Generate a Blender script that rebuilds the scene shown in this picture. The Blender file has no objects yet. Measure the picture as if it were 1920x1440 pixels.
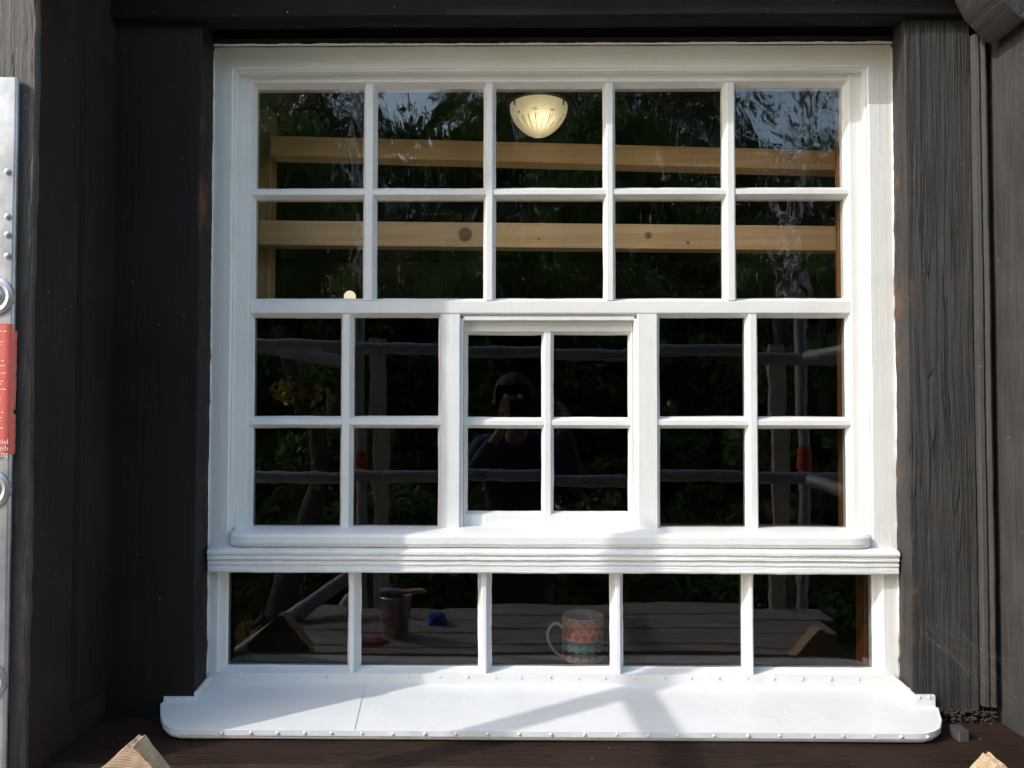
import bpy, bmesh, math, random
import numpy as np
from mathutils import Vector, Matrix, noise
random.seed(7); RNG = np.random.default_rng(11)
sc = bpy.context.scene
C = sc.collection
R = math.radians

# ---------------------------------------------------------------- camera
CAM_Y = -1.515
F = 1442.0
def cam_rot(p, yw, r):
    cr, sr = math.cos(r), math.sin(r); cp, sp = math.cos(p), math.sin(p); cy, sy = math.cos(yw), math.sin(yw)
    Rr = Matrix(((cr, 0, sr), (0, 1, 0), (-sr, 0, cr)))
    Rp = Matrix(((1, 0, 0), (0, cp, -sp), (0, sp, cp)))
    Ry = Matrix(((cy, -sy, 0), (sy, cy, 0), (0, 0, 1)))
    return Ry @ Rp @ Rr
CR = cam_rot(0.02715, 0.01078, -0.00112)
cam = bpy.data.cameras.new('camera'); co = bpy.data.objects.new('camera', cam); C.objects.link(co)
cam.sensor_width = 36.0; cam.lens = 36.0*F/1920.0; cam.clip_start = 0.003; cam.clip_end = 500
cx, cy_, cz = CR.col[0], CR.col[2], -CR.col[1]
M = Matrix((( cx[0], cy_[0], cz[0], 0), (cx[1], cy_[1], cz[1], CAM_Y), (cx[2], cy_[2], cz[2], 0), (0, 0, 0, 1)))
co.matrix_world = M
sc.camera = co

# ---------------------------------------------------------------- sky, sun, exposure
SUN = Vector((1.9, 1.0, -1.5)).normalized()          # the way the light travels
w = bpy.data.worlds.new('World'); sc.world = w; w.use_nodes = True
nt = w.node_tree; nt.nodes.clear()
sky = nt.nodes.new('ShaderNodeTexSky'); sky.sky_type = 'NISHITA'; sky.sun_disc = False
sky.sun_elevation = math.asin(-SUN.z); sky.sun_rotation = math.atan2(-SUN.x, -SUN.y)
sky.air_density = 1.35; sky.dust_density = 1.4; sky.ozone_density = 0.35
bgn = nt.nodes.new('ShaderNodeBackground'); bgn.inputs[1].default_value = 0.15
won = nt.nodes.new('ShaderNodeOutputWorld')
nt.links.new(sky.outputs[0], bgn.inputs[0]); nt.links.new(bgn.outputs[0], won.inputs[0])
sl = bpy.data.lights.new('sun', 'SUN'); sl.energy = 1.12; sl.angle = R(0.45); sl.color = (1.0, 0.975, 0.94)
so = bpy.data.objects.new('sun', sl); C.objects.link(so)
so.rotation_euler = SUN.to_track_quat('-Z', 'Y').to_euler(); so.location = (-6, -5, 6)
sc.view_settings.view_transform = 'Standard'; sc.view_settings.look = 'None'
sc.view_settings.exposure = 1.47; sc.view_settings.gamma = 1.0
sc.render.engine = 'CYCLES'
sc.cycles.use_denoising = True
sc.cycles.max_bounces = 10; sc.cycles.transparent_max_bounces = 24; sc.cycles.diffuse_bounces = 4
sc.cycles.caustics_reflective = False; sc.cycles.caustics_refractive = False

# ---------------------------------------------------------------- measuring helpers
def U(px, py, y):
    """the point of the fronto-parallel plane at depth y seen at a pixel of the 1920x1440 photograph"""
    d = CR @ Vector(((px-960)/F, 1.0, (720-py)/F)); t = (y-CAM_Y)/d.y
    return d.x*t, d.z*t
def UX(px, py, y): return U(px, py, y)[0]
def UZ(py, y, px=987): return U(px, py, y)[1]
GY = 0.0385
def mir(px, py, dv):
    """a point that the panes mirror at that pixel, dv metres of light path from the camera"""
    y = dv+CAM_Y; x, z = U(px, py, y)
    return Vector((x, 2*GY-y, z))

# ---------------------------------------------------------------- object helpers
def link(name, me, mat, parent=None):
    o = bpy.data.objects.new(name, me); C.objects.link(o)
    if mat is not None and not me.materials: me.materials.append(mat)
    if parent is not None: o.parent = parent
    return o
def tag(o, label=None, cat=None, group=None, kind=None):
    if label: o['label'] = label
    if cat: o['category'] = cat
    if group: o['group'] = group
    if kind: o['kind'] = kind
    return o
def empty(name, loc=(0, 0, 0)):
    o = bpy.data.objects.new(name, None); C.objects.link(o); o.location = loc; o.empty_display_size = .05
    return o
def fin(bm, name, mat, parent=None, smooth=None):
    bmesh.ops.recalc_face_normals(bm, faces=bm.faces)
    me = bpy.data.meshes.new(name); bm.to_mesh(me); bm.free()
    if smooth is not None:
        me.polygons.foreach_set('use_smooth', [True]*len(me.polygons))
        me.set_sharp_from_angle(angle=R(smooth))
    o = link(name, me, mat)
    if parent is not None:
        o.parent = parent
        root = parent
        off = Vector(parent.location)
        if parent.parent is not None: off = off+Vector(parent.parent.location)
        if off.length > 0: o.location = -off if parent.parent is None else -off
    return o
def nz(p, f, seed=0.0):
    return noise.noise(Vector((p[0]*f+seed, p[1]*f+seed*1.7, p[2]*f-seed)))
def ext(bm, prof, axis, t0, t1, seg=0.02, jit=0.0, fr=(9, 35), wts=None, seed=0.0, close=True, bend=None):
    """extrude a closed profile along an axis; jit wobbles the surface like hand-worked timber"""
    n = max(1, int(math.ceil(abs(t1-t0)/seg))) if seg else 1
    rings = []
    for i in range(n+1):
        t = t0+(t1-t0)*i/n; ring = []
        for k, (a, b) in enumerate(prof):
            j = jit*(wts[k] if wts else 1.0)
            p = (t, a, b) if axis == 'x' else ((a, t, b) if axis == 'y' else (a, b, t))
            if j:
                q = [j*(nz(p, fr[0], seed+c*9.1)*1.0+nz(p, fr[1], seed+c*5.3)*.6) for c in (1, 2)]
                p = (p[0], p[1]+q[0], p[2]+q[1]) if axis == 'x' else ((p[0]+q[0], p[1], p[2]+q[1]) if axis == 'y' else (p[0]+q[0], p[1]+q[1], p[2]))
            if bend: p = bend(p)
            ring.append(bm.verts.new(p))
        rings.append(ring)
    m = len(prof)
    for i in range(n):
        for k in range(m):
            bm.faces.new((rings[i][k], rings[i][(k+1) % m], rings[i+1][(k+1) % m], rings[i+1][k]))
    if close:
        bm.faces.new(rings[0][::-1]); bm.faces.new(rings[-1])
    return bm
def cham(a0, a1, b0, b1, c=.0015):
    return [(a0+c, b0), (a1-c, b0), (a1, b0+c), (a1, b1-c), (a1-c, b1), (a0+c, b1), (a0, b1-c), (a0, b0+c)]
def box(bm, x0, x1, y0, y1, z0, z1, c=.0015, axis='z', seg=0, jit=0, seed=0, fr=(9, 35)):
    if axis == 'z': ext(bm, cham(x0, x1, y0, y1, c), 'z', z0, z1, seg, jit, fr=fr, seed=seed)
    elif axis == 'x': ext(bm, cham(y0, y1, z0, z1, c), 'x', x0, x1, seg, jit, fr=fr, seed=seed)
    else: ext(bm, cham(x0, x1, z0, z1, c), 'y', y0, y1, seg, jit, fr=fr, seed=seed)
    return bm
def tube(bm, pts, r, n=16, wob=0, cap=True):
    pts = [Vector(p) for p in pts]; rings = []
    if not isinstance(r, (list, tuple)): r = [r]*len(pts)
    up = None
    for i, p in enumerate(pts):
        d = (pts[min(i+1, len(pts)-1)]-pts[max(i-1, 0)]).normalized()
        if up is None: up = Vector((0, 0, 1)) if abs(d.z) < .9 else Vector((1, 0, 0))
        a = d.cross(up).normalized(); b = d.cross(a).normalized(); up = -b if False else a.cross(d).normalized()
        rings.append([bm.verts.new(p+(a*math.cos(2*math.pi*k/n)+b*math.sin(2*math.pi*k/n))*r[i]) for k in range(n)])
    for i in range(len(pts)-1):
        for k in range(n): bm.faces.new((rings[i][k], rings[i][(k+1) % n], rings[i+1][(k+1) % n], rings[i+1][k]))
    if cap: bm.faces.new(rings[0][::-1]); bm.faces.new(rings[-1])
    return bm
def lathe(bm, prof, c, n=32, axis='z', cap0=False, cap1=False):
    rings = []
    for r, h in prof:
        ring = []
        for k in range(n):
            a = 2*math.pi*k/n; u, v = r*math.cos(a), r*math.sin(a)
            ring.append(bm.verts.new((c[0]+u, c[1]+v, c[2]+h) if axis == 'z' else (c[0]+u, c[1]+h, c[2]+v)))
        rings.append(ring)
    for i in range(len(prof)-1):
        for k in range(n): bm.faces.new((rings[i][k], rings[i][(k+1) % n], rings[i+1][(k+1) % n], rings[i+1][k]))
    if cap0: bm.faces.new(rings[0])
    if cap1: bm.faces.new(rings[-1])
    return bm

# ---------------------------------------------------------------- materials
class NT:
    def __init__(s, name):
        s.m = bpy.data.materials.new(name); s.m.use_nodes = True; s.t = s.m.node_tree; s.t.nodes.clear()
        s.out = s.n('ShaderNodeOutputMaterial'); s.tc = s.n('ShaderNodeTexCoord')
    def n(s, ty, **k):
        x = s.t.nodes.new(ty)
        for a, b in k.items(): setattr(x, a, b)
        return x
    def l(s, a, b): s.t.links.new(a, b)
    def map(s, sc3, loc=(0, 0, 0)):
        m = s.n('ShaderNodeMapping'); m.inputs['Scale'].default_value = sc3; m.inputs['Location'].default_value = loc
        s.l(s.tc.outputs['Object'], m.inputs[0]); return m.outputs[0]
    def noise(s, sc3, scale=1, detail=6, rough=.6, dist=0, loc=(0, 0, 0)):
        x = s.n('ShaderNodeTexNoise'); x.inputs['Scale'].default_value = scale; x.inputs['Detail'].default_value = detail
        x.inputs['Roughness'].default_value = rough; x.inputs['Distortion'].default_value = dist
        s.l(s.map(sc3, loc), x.inputs[0]); return x.outputs[0]
    def ramp(s, f, stops):
        x = s.n('ShaderNodeValToRGB'); e = x.color_ramp.elements
        while len(e) < len(stops): e.new(.5)
        for i, (p, c) in enumerate(stops):
            e[i].position = p; e[i].color = (*c, 1) if not isinstance(c, (int, float)) else (c, c, c, 1)
        s.l(f, x.inputs[0]); return x.outputs[0]
    def mix(s, f, a, b, mode='MIX'):
        x = s.n('ShaderNodeMix', data_type='RGBA', blend_type=mode)
        for inp, v in ((x.inputs[0], f), (x.inputs[6], a), (x.inputs[7], b)):
            if isinstance(v, (int, float)): inp.default_value = v
            elif isinstance(v, tuple): inp.default_value = (*v, 1)
            else: s.l(v, inp)
        return x.outputs[2]
    def math(s, op, a, b=0.0):
        x = s.n('ShaderNodeMath', operation=op)
        for inp, v in ((x.inputs[0], a), (x.inputs[1], b)):
            if isinstance(v, (int, float)): inp.default_value = v
            else: s.l(v, inp)
        return x.outputs[0]
    def bump(s, h, dist=.001, strength=1.0, prev=None):
        x = s.n('ShaderNodeBump'); x.inputs['Strength'].default_value = strength; x.inputs['Distance'].default_value = dist
        s.l(h, x.inputs['Height'])
        if prev is not None: s.l(prev, x.inputs['Normal'])
        return x.outputs[0]
    def pbsdf(s, col, rough=.5, metal=0, nrm=None, spec=.5, **k):
        x = s.n('ShaderNodeBsdfPrincipled')
        for nm, v in (('Base Color', col), ('Roughness', rough), ('Metallic', metal), ('Specular IOR Level', spec)):
            if isinstance(v, (int, float)): x.inputs[nm].default_value = v
            elif isinstance(v, tuple): x.inputs[nm].default_value = (*v, 1)
            else: s.l(v, x.inputs[nm])
        for nm, v in k.items(): x.inputs[nm].default_value = v
        if nrm is not None: s.l(nrm, x.inputs['Normal'])
        s.l(x.outputs[0], s.out.inputs[0]); return s.m

EDGE = {'R': UX(1711, 700, -.071), 'L': UX(372, 700, -.071), 'P': UX(60, 700, -.31)}
def mat_white(name, grain=None, amt=.0009, col=(.78, .78, .765), dirt=.25, dent=0, stain=.35):
    s = NT(name)
    big = s.noise((5, 5, 5), detail=5)
    c = s.mix(s.ramp(big, [(.35, 0), (.75, 1)]), col, tuple(v*f for v, f in zip(col, (.955, .955, .94))))
    spk = s.noise((70, 70, 70), detail=3, rough=.7)
    c = s.mix(s.math('MULTIPLY', s.ramp(spk, [(.66, 0), (.76, 1)]), dirt), c, (.42, .38, .31))
    sc3 = {None: (90, 90, 90), 'z': (230, 230, 6), 'x': (5, 160, 190)}[grain]
    g = s.noise(sc3, detail=5, rough=.6, dist=.4)
    fine = s.noise((26, 26, 26), detail=3)
    n = s.bump(g, amt); n = s.bump(fine, .0012, .7, n)
    if dent: n = s.bump(s.noise((7, 9, 7), detail=3, rough=.5, dist=.5), dent, 1, n)
    st = s.noise((9, 14, 9), detail=7, rough=.72, dist=1.2, loc=(4, 4, 4))
    c = s.mix(s.math('MULTIPLY', s.ramp(st, [(.50, 0), (.72, 1)]), stain), c, tuple(v*.80 for v in (.80, .79, .74)))
    return s.pbsdf(c, .42, nrm=n)
def mat_timber(name, ax='z', a=(.030, .028, .028), b=(.078, .073, .071), depth=.0022, wear=.66, seed=0, rough=.62, warm=(.17, .075, .032), wearamt=1.0, cracks=True, spec=.4, ck=(.010, .47, .56), pit=.0007, edge=None):
    s = NT(name)
    st = {'z': (1, 1, .035), 'x': (.035, 1, 1), 'y': (1, .035, 1)}[ax]
    g1 = s.noise(tuple(v*150 for v in st), detail=9, rough=.7, dist=.6, loc=(seed, seed, seed))
    g2 = s.noise(tuple(v*45 for v in st), detail=4, rough=.55, dist=1.2, loc=(seed*2, 3, seed))
    pat = s.noise((7, 7, 4), detail=5, rough=.65, loc=(seed, 0, 1))
    pits = s.noise((260, 260, 170), detail=4, rough=.8)
    f = s.math('MULTIPLY_ADD', g1, .55); f.node.inputs[2].default_value = 0.0
    f = s.math('ADD', f, s.math('MULTIPLY', pat, .5))
    c = s.ramp(f, [(.38, a), (.66, b)])
    wv = s.noise(tuple(v*22 for v in st), detail=6, rough=.75, loc=(seed+4, 1, 2))
    wm = s.math('MULTIPLY', s.ramp(wv, [(wear, 0), (wear+.07, 1)]), wearamt)
    c = s.mix(wm, c, warm)
    smd = s.ramp(s.noise((13, 13, 9), detail=4, rough=.75, dist=1.5, loc=(seed+1, 4, seed)), [(.64, 0), (.78, 1)])
    c = s.mix(s.math('MULTIPLY', smd, .35), c, tuple(v*2.2 for v in b))
    if edge:
        sx = s.n('ShaderNodeSeparateXYZ'); s.l(s.tc.outputs['Object'], sx.inputs[0])
        xc = EDGE[edge[0]]
        d = s.math('ABSOLUTE', s.math('SUBTRACT', sx.outputs[0], xc))
        em_ = s.math('SUBTRACT', 1.0, s.math('DIVIDE', d, edge[1])); em_.node.use_clamp = True
        ez = s.ramp(s.noise((3, 3, 6), detail=5, rough=.7, loc=(seed, 2, 2)), [(.54, 0), (.66, 1)])
        eg = s.ramp(s.noise((60, 60, 14), detail=5, rough=.7), [(.35, 0), (.55, 1)])
        c = s.mix(s.math('MULTIPLY', s.math('MULTIPLY', em_, ez), eg), c, (.19, .085, .038))
    sp = s.n('ShaderNodeTexVoronoi'); sp.inputs['Scale'].default_value = 1.0; s.l(s.map((55, 55, 55)), sp.inputs[0])
    spm = s.ramp(sp.outputs['Distance'], [(.055, 1), (.075, 0)])
    spn = s.ramp(s.noise((31, 31, 31), detail=1, loc=(9, 9, 9)), [(.60, 0), (.62, 1)])
    c = s.mix(s.math('MULTIPLY', s.math('MULTIPLY', spm, spn), .7), c, (.5, .48, .44))
    h = s.math('ADD', s.math('MULTIPLY', g1, .7), s.math('MULTIPLY', g2, 1.0))
    n = s.bump(h, depth)
    if cracks:
        cr = s.noise(tuple(v*33 for v in st), detail=3, rough=.5, dist=1.5, loc=(seed+8, 5, 1))
        cm = s.ramp(s.math('ABSOLUTE', s.math('SUBTRACT', cr, .5)), [(0.0, 0), (ck[0], 1)])
        msk = s.ramp(s.noise((11, 11, 3), detail=3, loc=(seed, 7, 7)), [(ck[1], 1), (ck[2], 0)])
        cc = s.math('MAXIMUM', cm, msk)
        n = s.bump(cc, .0022, 1, n)
        c = s.mix(cc, (.008, .007, .007), c)
    n = s.bump(pits, pit, .8, n)
    return s.pbsdf(c, s.ramp(pat, [(.3, rough-.1), (.7, rough+.12)]), nrm=n, spec=spec)
def mat_pine(name, ax='x', c1=(.92, .59, .31), c2=(.78, .46, .22), rough=.55):
    s = NT(name)
    st = {'z': (1, 1, .03), 'x': (.03, 1, 1), 'y': (1, .03, 1)}[ax]
    g = s.noise(tuple(v*70 for v in st), detail=6, rough=.6, dist=1.0)
    c = s.ramp(g, [(.35, c2), (.6, c1)])
    v = s.n('ShaderNodeTexVoronoi'); v.inputs['Scale'].default_value = 1; s.l(s.map(tuple(q*8 for q in ((.5, 1, 1) if ax == 'x' else (1, 1, .5)))), v.inputs[0])
    k = s.ramp(v.outputs['Distance'], [(.05, 1), (.085, .0)])
    c = s.mix(s.math('MULTIPLY', k, .8), c, (.22, .09, .03))
    return s.pbsdf(c, rough, nrm=s.bump(g, .0006))
def mat_plain(name, col, rough=.5, metal=0, bs=60, bd=.0004, var=.15, **k):
    s = NT(name)
    f = s.noise((bs, bs, bs), detail=5)
    c = s.mix(s.ramp(f, [(.3, 0), (.7, 1)]), tuple(v*(1-var) for v in col), tuple(min(1, v*(1+var)) for v in col))
    return s.pbsdf(c, rough, metal, s.bump(f, bd), **k)
def mat_attr(name, attr, rough=.3, emit=0, transl=0, emcol=(1, .85, .55)):
    s = NT(name); a = s.n('ShaderNodeVertexColor'); a.layer_name = attr
    m = s.pbsdf(a.outputs[0], rough)
    p = [x for x in s.t.nodes if x.type == 'BSDF_PRINCIPLED'][0]
    if emit:
        s.l(a.outputs[0], p.inputs['Emission Color']); p.inputs['Emission Strength'].default_value = emit
    if transl:
        tr = s.n('ShaderNodeBsdfTranslucent'); s.l(a.outputs[0], tr.inputs[0])
        mx = s.n('ShaderNodeMixShader'); mx.inputs[0].default_value = transl
        s.l(p.outputs[0], mx.inputs[1]); s.l(tr.outputs[0], mx.inputs[2]); s.l(mx.outputs[0], s.out.inputs[0])
    return m
def mat_glass(name, r0, wave, wscale, seed=0, haze=0.0, tint=(.95, .96, .95)):
    s = NT(name)
    oi = s.n('ShaderNodeObjectInfo'); va = s.n('ShaderNodeVectorMath', operation='ADD'); vm = s.n('ShaderNodeVectorMath', operation='SCALE')
    s.l(oi.outputs['Random'], vm.inputs['Scale']); vm.inputs[0].default_value = (37, 11, 53); s.l(s.tc.outputs['Object'], va.inputs[0]); s.l(vm.outputs[0], va.inputs[1])
    class TC: outputs = {'Object': va.outputs[0]}
    s.tc = TC
    n1 = s.noise((wscale, wscale, wscale*.7), detail=2, rough=.45, dist=.6, loc=(seed, 0, seed))
    n2 = s.noise((wscale*3.5, wscale*3.5, wscale*2.6), detail=2, rough=.5, dist=.8, loc=(seed, 2, 0))
    b = s.bump(n1, wave); b = s.bump(n2, wave*.18, 1, b)
    geo = s.n('ShaderNodeNewGeometry')
    dp = s.n('ShaderNodeVectorMath', operation='DOT_PRODUCT'); s.l(geo.outputs['Incoming'], dp.inputs[0]); s.l(geo.outputs['Normal'], dp.inputs[1])
    k = s.math('POWER', s.math('SUBTRACT', 1.0, s.math('ABSOLUTE', dp.outputs['Value'])), 5.0)
    fac = s.math('MULTIPLY_ADD', k, 1-r0); fac.node.inputs[2].default_value = r0
    tr = s.n('ShaderNodeBsdfTransparent'); tr.inputs[0].default_value = (*tint, 1)
    gl = s.n('ShaderNodeBsdfGlossy'); gl.inputs['Roughness'].default_value = 0.0; s.l(b, gl.inputs['Normal'])
    mx = s.n('ShaderNodeMixShader'); s.l(fac, mx.inputs[0]); s.l(tr.outputs[0], mx.inputs[1]); s.l(gl.outputs[0], mx.inputs[2])
    last = mx.outputs[0]
    df = s.n('ShaderNodeBsdfDiffuse'); df.inputs[0].default_value = (.75, .75, .72, 1)
    sm = s.n('ShaderNodeMath', operation='MULTIPLY'); s.l(s.ramp(s.noise((38, 38, 16), detail=8, rough=.75, dist=2.0), [(.60, 0), (.74, 1)]), sm.inputs[0]); sm.inputs[1].default_value = haze
    m2 = s.n('ShaderNodeMixShader'); s.l(sm.outputs[0], m2.inputs[0]); s.l(last, m2.inputs[1]); s.l(df.outputs[0], m2.inputs[2])
    s.l(m2.outputs[0], s.out.inputs[0])
    return s.m
def mat_leaf(name, c1, c2):
    s = NT(name)
    a = s.n('ShaderNodeVertexColor'); a.layer_name = 'tone'
    c = s.mix(a.outputs[0], c1, c2)
    d = s.n('ShaderNodeBsdfPrincipled'); s.l(c, d.inputs['Base Color']); d.inputs['Roughness'].default_value = .45
    t = s.n('ShaderNodeBsdfTranslucent'); s.l(c, t.inputs[0])
    mx = s.n('ShaderNodeMixShader'); mx.inputs[0].default_value = .45
    s.l(d.outputs[0], mx.inputs[1]); s.l(t.outputs[0], mx.inputs[2]); s.l(mx.outputs[0], s.out.inputs[0])
    return s.m

W_PLAIN = mat_white('white_paint')
W_VERT = mat_white('white_paint_upright', 'z', .0007)
W_HOR = mat_white('white_paint_lengthwise', 'x', .0004)
W_OLD = mat_white('white_paint_weathered', 'x', .0030, dirt=.5)
W_METAL = mat_white('white_painted_sheet', None, .0002, (.70, .70, .695), dirt=.12, dent=.003, stain=.5)
T_SHADE = mat_timber('black_timber_shaded', 'z', (.009, .0068, .0058), (.020, .0155, .0135), .0012, .70, 1, spec=.22, cracks=False, edge=('L', .007))  # shaded-side copy of the black timber, its shade put into the colour
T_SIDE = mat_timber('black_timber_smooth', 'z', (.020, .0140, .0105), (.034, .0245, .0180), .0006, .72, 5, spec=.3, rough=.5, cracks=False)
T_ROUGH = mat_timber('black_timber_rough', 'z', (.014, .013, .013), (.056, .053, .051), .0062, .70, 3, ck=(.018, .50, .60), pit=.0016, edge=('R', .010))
T_FLAT = mat_timber('black_timber_flat', 'z', (.027, .025, .0245), (.064, .060, .058), .0008, .74, 8, cracks=False, pit=.0012)
T_PIER = mat_timber('black_timber_board', 'z', (.030, .027, .025), (.12, .108, .10), .0036, .62, 9, pit=.0014, warm=(.12, .075, .05), wearamt=.7, edge=('P', .012))
T_HEAD = mat_timber('black_timber_beam_shaded', 'x', (.007, .0060, .0055), (.015, .0125, .0115), .0014, .66, 2, spec=.1, wearamt=.5, cracks=False)  # head timbers darkened further, shade included in their base colour
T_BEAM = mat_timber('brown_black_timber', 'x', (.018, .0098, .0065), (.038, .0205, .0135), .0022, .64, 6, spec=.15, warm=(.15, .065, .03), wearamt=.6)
T_BRACK = mat_timber('black_timber_bracket', 'y', (.020, .019, .019), (.055, .052, .050), .0035, .8, 12, cracks=False)
BROWN = mat_timber('brown_lining_timber', 'z', (.10, .035, .014), (.20, .075, .028), .0006, .8, 4, rough=.5, cracks=False)
PINE = mat_pine('pine', 'x'); PINE_V = mat_pine('pine_upright', 'z', (.62, .40, .20), (.48, .28, .13))
PINE_DK = mat_pine('old_pine', 'x', (.20, .11, .05), (.13, .07, .03))
PINE_CUT = mat_plain('sawn_pine', (.52, .32, .17), .8, 0, 75, .006, .45)
METAL = mat_plain('galvanised_steel', (.30, .30, .31), .62, .45, 25, .0004, .2)
ALU = mat_plain('aluminium', (.40, .41, .43), .45, .75, 14, .0012, .3)
PLANK = mat_timber('weathered_planks', 'x', (.52, .42, .30), (.72, .60, .45), .0018, .70, 14, warm=(.30, .2, .13), cracks=True)
PLANK2 = mat_timber('grey_brown_planks', 'x', (.20, .165, .14), (.40, .345, .30), .0018, .70, 17, warm=(.25, .18, .12))
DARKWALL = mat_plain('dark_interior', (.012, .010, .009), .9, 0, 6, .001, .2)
GL_TOP = mat_glass('old_window_glass_upper', .070, .0021, 9.0, 3, .10, (.99, .995, .985))
GL_LOW = mat_glass('old_window_glass_dimmed', .056, .00026, 6.0, 8, .0, (.74, .75, .735))  # indoor dimness put into the tint, darker than the upper panes

# ================================================================ WINDOW
win = empty('window')
tag(win, 'white painted multi-pane timber window with a small central casement and a row of low panes', 'window')
YF = 0.0      # outer frame front
YS = 0.020    # sash front
# --- outer frame
xl0 = (UX(406, 95, 0)+UX(388, 1030, 0))/2; xl1 = (UX(437, 133, 0)+UX(430, 1025, 0))/2
xr1 = (UX(1672, 80, 0)+UX(1681, 1030, 0))/2; xr0 = (UX(1627, 125, 0)+UX(1634, 1000, 0))/2
zt1 = UZ(84, 0, 1039); zt0 = UZ(127.5, 0, 1032)
z_corn0 = UZ(1076, -.02, 1037); z_corn1 = UZ(1034, -.02, 1037)
z_bot = UZ(1284, 0, 1030)
bm = bmesh.new(); box(bm, xl0-.003, xl1, YF, .11, z_corn0, zt1-.002, .003, 'z', .02, .0006, 1)
fin(bm, 'jamb', W_VERT, win, 40)
bm = bmesh.new(); box(bm, xr0, xr1+.003, YF, .11, z_corn0, zt1-.002, .003, 'z', .02, .0007, 2)
fin(bm, 'jamb', W_VERT, win, 40)
bm = bmesh.new(); box(bm, xl0+.001, xr1-.001, YF-.0008, .11, zt0, zt1, .003, 'x', .03, .0010, 3)
fin(bm, 'frame_head', W_HOR, win, 40)
# thin bead round the sash
bm = bmesh.new()
box(bm, xl1-.0005, xl1+.0035, YF+.004, .05, z_corn1, zt0+.002, .0012, 'z', .05, .0004, 4)
box(bm, xr0-.0035, xr0+.0005, YF+.004, .05, z_corn1, zt0+.002, .0012, 'z', .05, .0004, 5)
box(bm, xl1, xr0, YF+.0035, .05, zt0-.0040, zt0+.0005, .0012, 'x', .05, .0004, 6)
fin(bm, 'bead', W_PLAIN, win, 40)

def bar(name, axis, c0, c1, t0, t1, yf, parent, mat, b0=.006, b1=.006, yg=None, back=.020, jit=.0007, seed=0, ch=.0012):
    """glazing bar or sash member: c0..c1 is its width at the glass, b0/b1 the slope of its putty on each side"""
    if yg is None: yg = yf+.0185
    P = [(c0+b0+ch, yf), (c1-b1-ch, yf), (c1-b1, yf+ch), (c1-b1*.25, yg-.004), (c1, yg-.0016), (c1, yg+.003), (c1-min(b1, .003), yg+back), (c0+min(b0, .003), yg+back), (c0, yg+.003), (c0, yg-.0016), (c0+b0*.25, yg-.004), (c0+b0, yf+ch)]
    wt = [.22, .22, .25, .8, 1.15, 1.15, 0, 0, 1.15, 1.15, .8, .25]
    if axis == 'x': P = [(y, a) for a, y in P]
    bm = bmesh.new(); ext(bm, P, axis, t0, t1, .008, jit, fr=(11, 48), wts=wt, seed=seed)
    return fin(bm, name, mat, parent, 20)

GYS = YS+.0185
g = lambda px, py: UX(px, py, GYS)
XT = [(g(482.5, 262), g(682.5, 262)), (g(708, 262), g(907, 262)), (g(930, 262), g(1130, 262)), (g(1153, 262), g(1353, 262)), (g(1378, 262), g(1579, 262))]
ROWS = [(UZ(167.5, GYS), UZ(352.5, GYS)), (UZ(375.5, GYS), UZ(560, GYS)), (UZ(596.5, GYS), UZ(780, GYS)), (UZ(803.5, GYS), UZ(990, GYS))]
XLL = [(g(480.5, 790), g(639, 790)), (g(664, 790), g(822, 790))]
XLR = [(g(1236.5, 790), g(1396, 790)), (g(1421, 790), g(1585, 790))]
sash = None
sl0, sr1 = xl1+.002, xr0-.002
st_top = zt0-.003; st_bot = UZ(1004, YS)
xa = (g(483, 165)+g(475, 990))/2; xb = (g(1579, 165)+g(1585, 990))/2
sash = bar('sash', 'z', sl0, xa, st_bot, st_top, YS, win, W_VERT, 0.0, .007, seed=11)
bar('stile', 'z', xb, sr1, st_bot, st_top, YS, win, W_VERT, .007, 0.0, seed=12)
tr = bar('top_rail', 'x', ROWS[0][0], st_top, xa-.012, xb+.012, YS+.0012, win, W_HOR, .008, 0, seed=13)
mr = bar('middle_rail', 'x', ROWS[2][0], ROWS[1][1], xa-.012, xb+.012, YS+.0010, win, W_HOR, .008, .007, seed=14)
bar('bottom_rail', 'x', st_bot, ROWS[3][1], xa-.012, xb+.012, YS+.0012, win, W_HOR, 0, .007, seed=15)
sash.name = 'stile'
for i in range(4):
    bar('glazing_bar', 'z', XT[i][1], XT[i+1][0], ROWS[1][1]-.006, ROWS[0][0]+.006, YS+.0006, win, W_VERT, seed=20+i)
bar('glazing_bar', 'x', ROWS[1][0], ROWS[0][1], xa-.010, xb+.010, YS+.0026, win, W_HOR, .007, .007, seed=25)
# mullions either side of the casement
m0, m1 = XLL[1][1], UX(862, 790, YS); m2, m3 = UX(1196, 790, YS), XLR[0][0]
bar('mullion', 'z', m0, m1, st_bot, ROWS[2][0]+.006, YS+.0003, win, W_VERT, .007, .0, seed=30)
bar('mullion', 'z', m2, m3, st_bot, ROWS[2][0]+.006, YS+.0003, win, W_VERT, .0, .007, seed=31)
bar('glazing_bar', 'z', XLL[0][1], XLL[1][0], st_bot, ROWS[2][0]+.006, YS+.0008, win, W_VERT, seed=32)
bar('glazing_bar', 'z', XLR[0][1], XLR[1][0], st_bot, ROWS[2][0]+.006, YS+.0008, win, W_VERT, seed=33)
bar('glazing_bar', 'x', ROWS[3][0], ROWS[2][1], xa-.010, m0+.008, YS+.0028, win, W_HOR, .007, .007, seed=34)
bar('glazing_bar', 'x', ROWS[3][0], ROWS[2][1], m3-.008, xb+.010, YS+.0028, win, W_HOR, .007, .007, seed=35)
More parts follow.
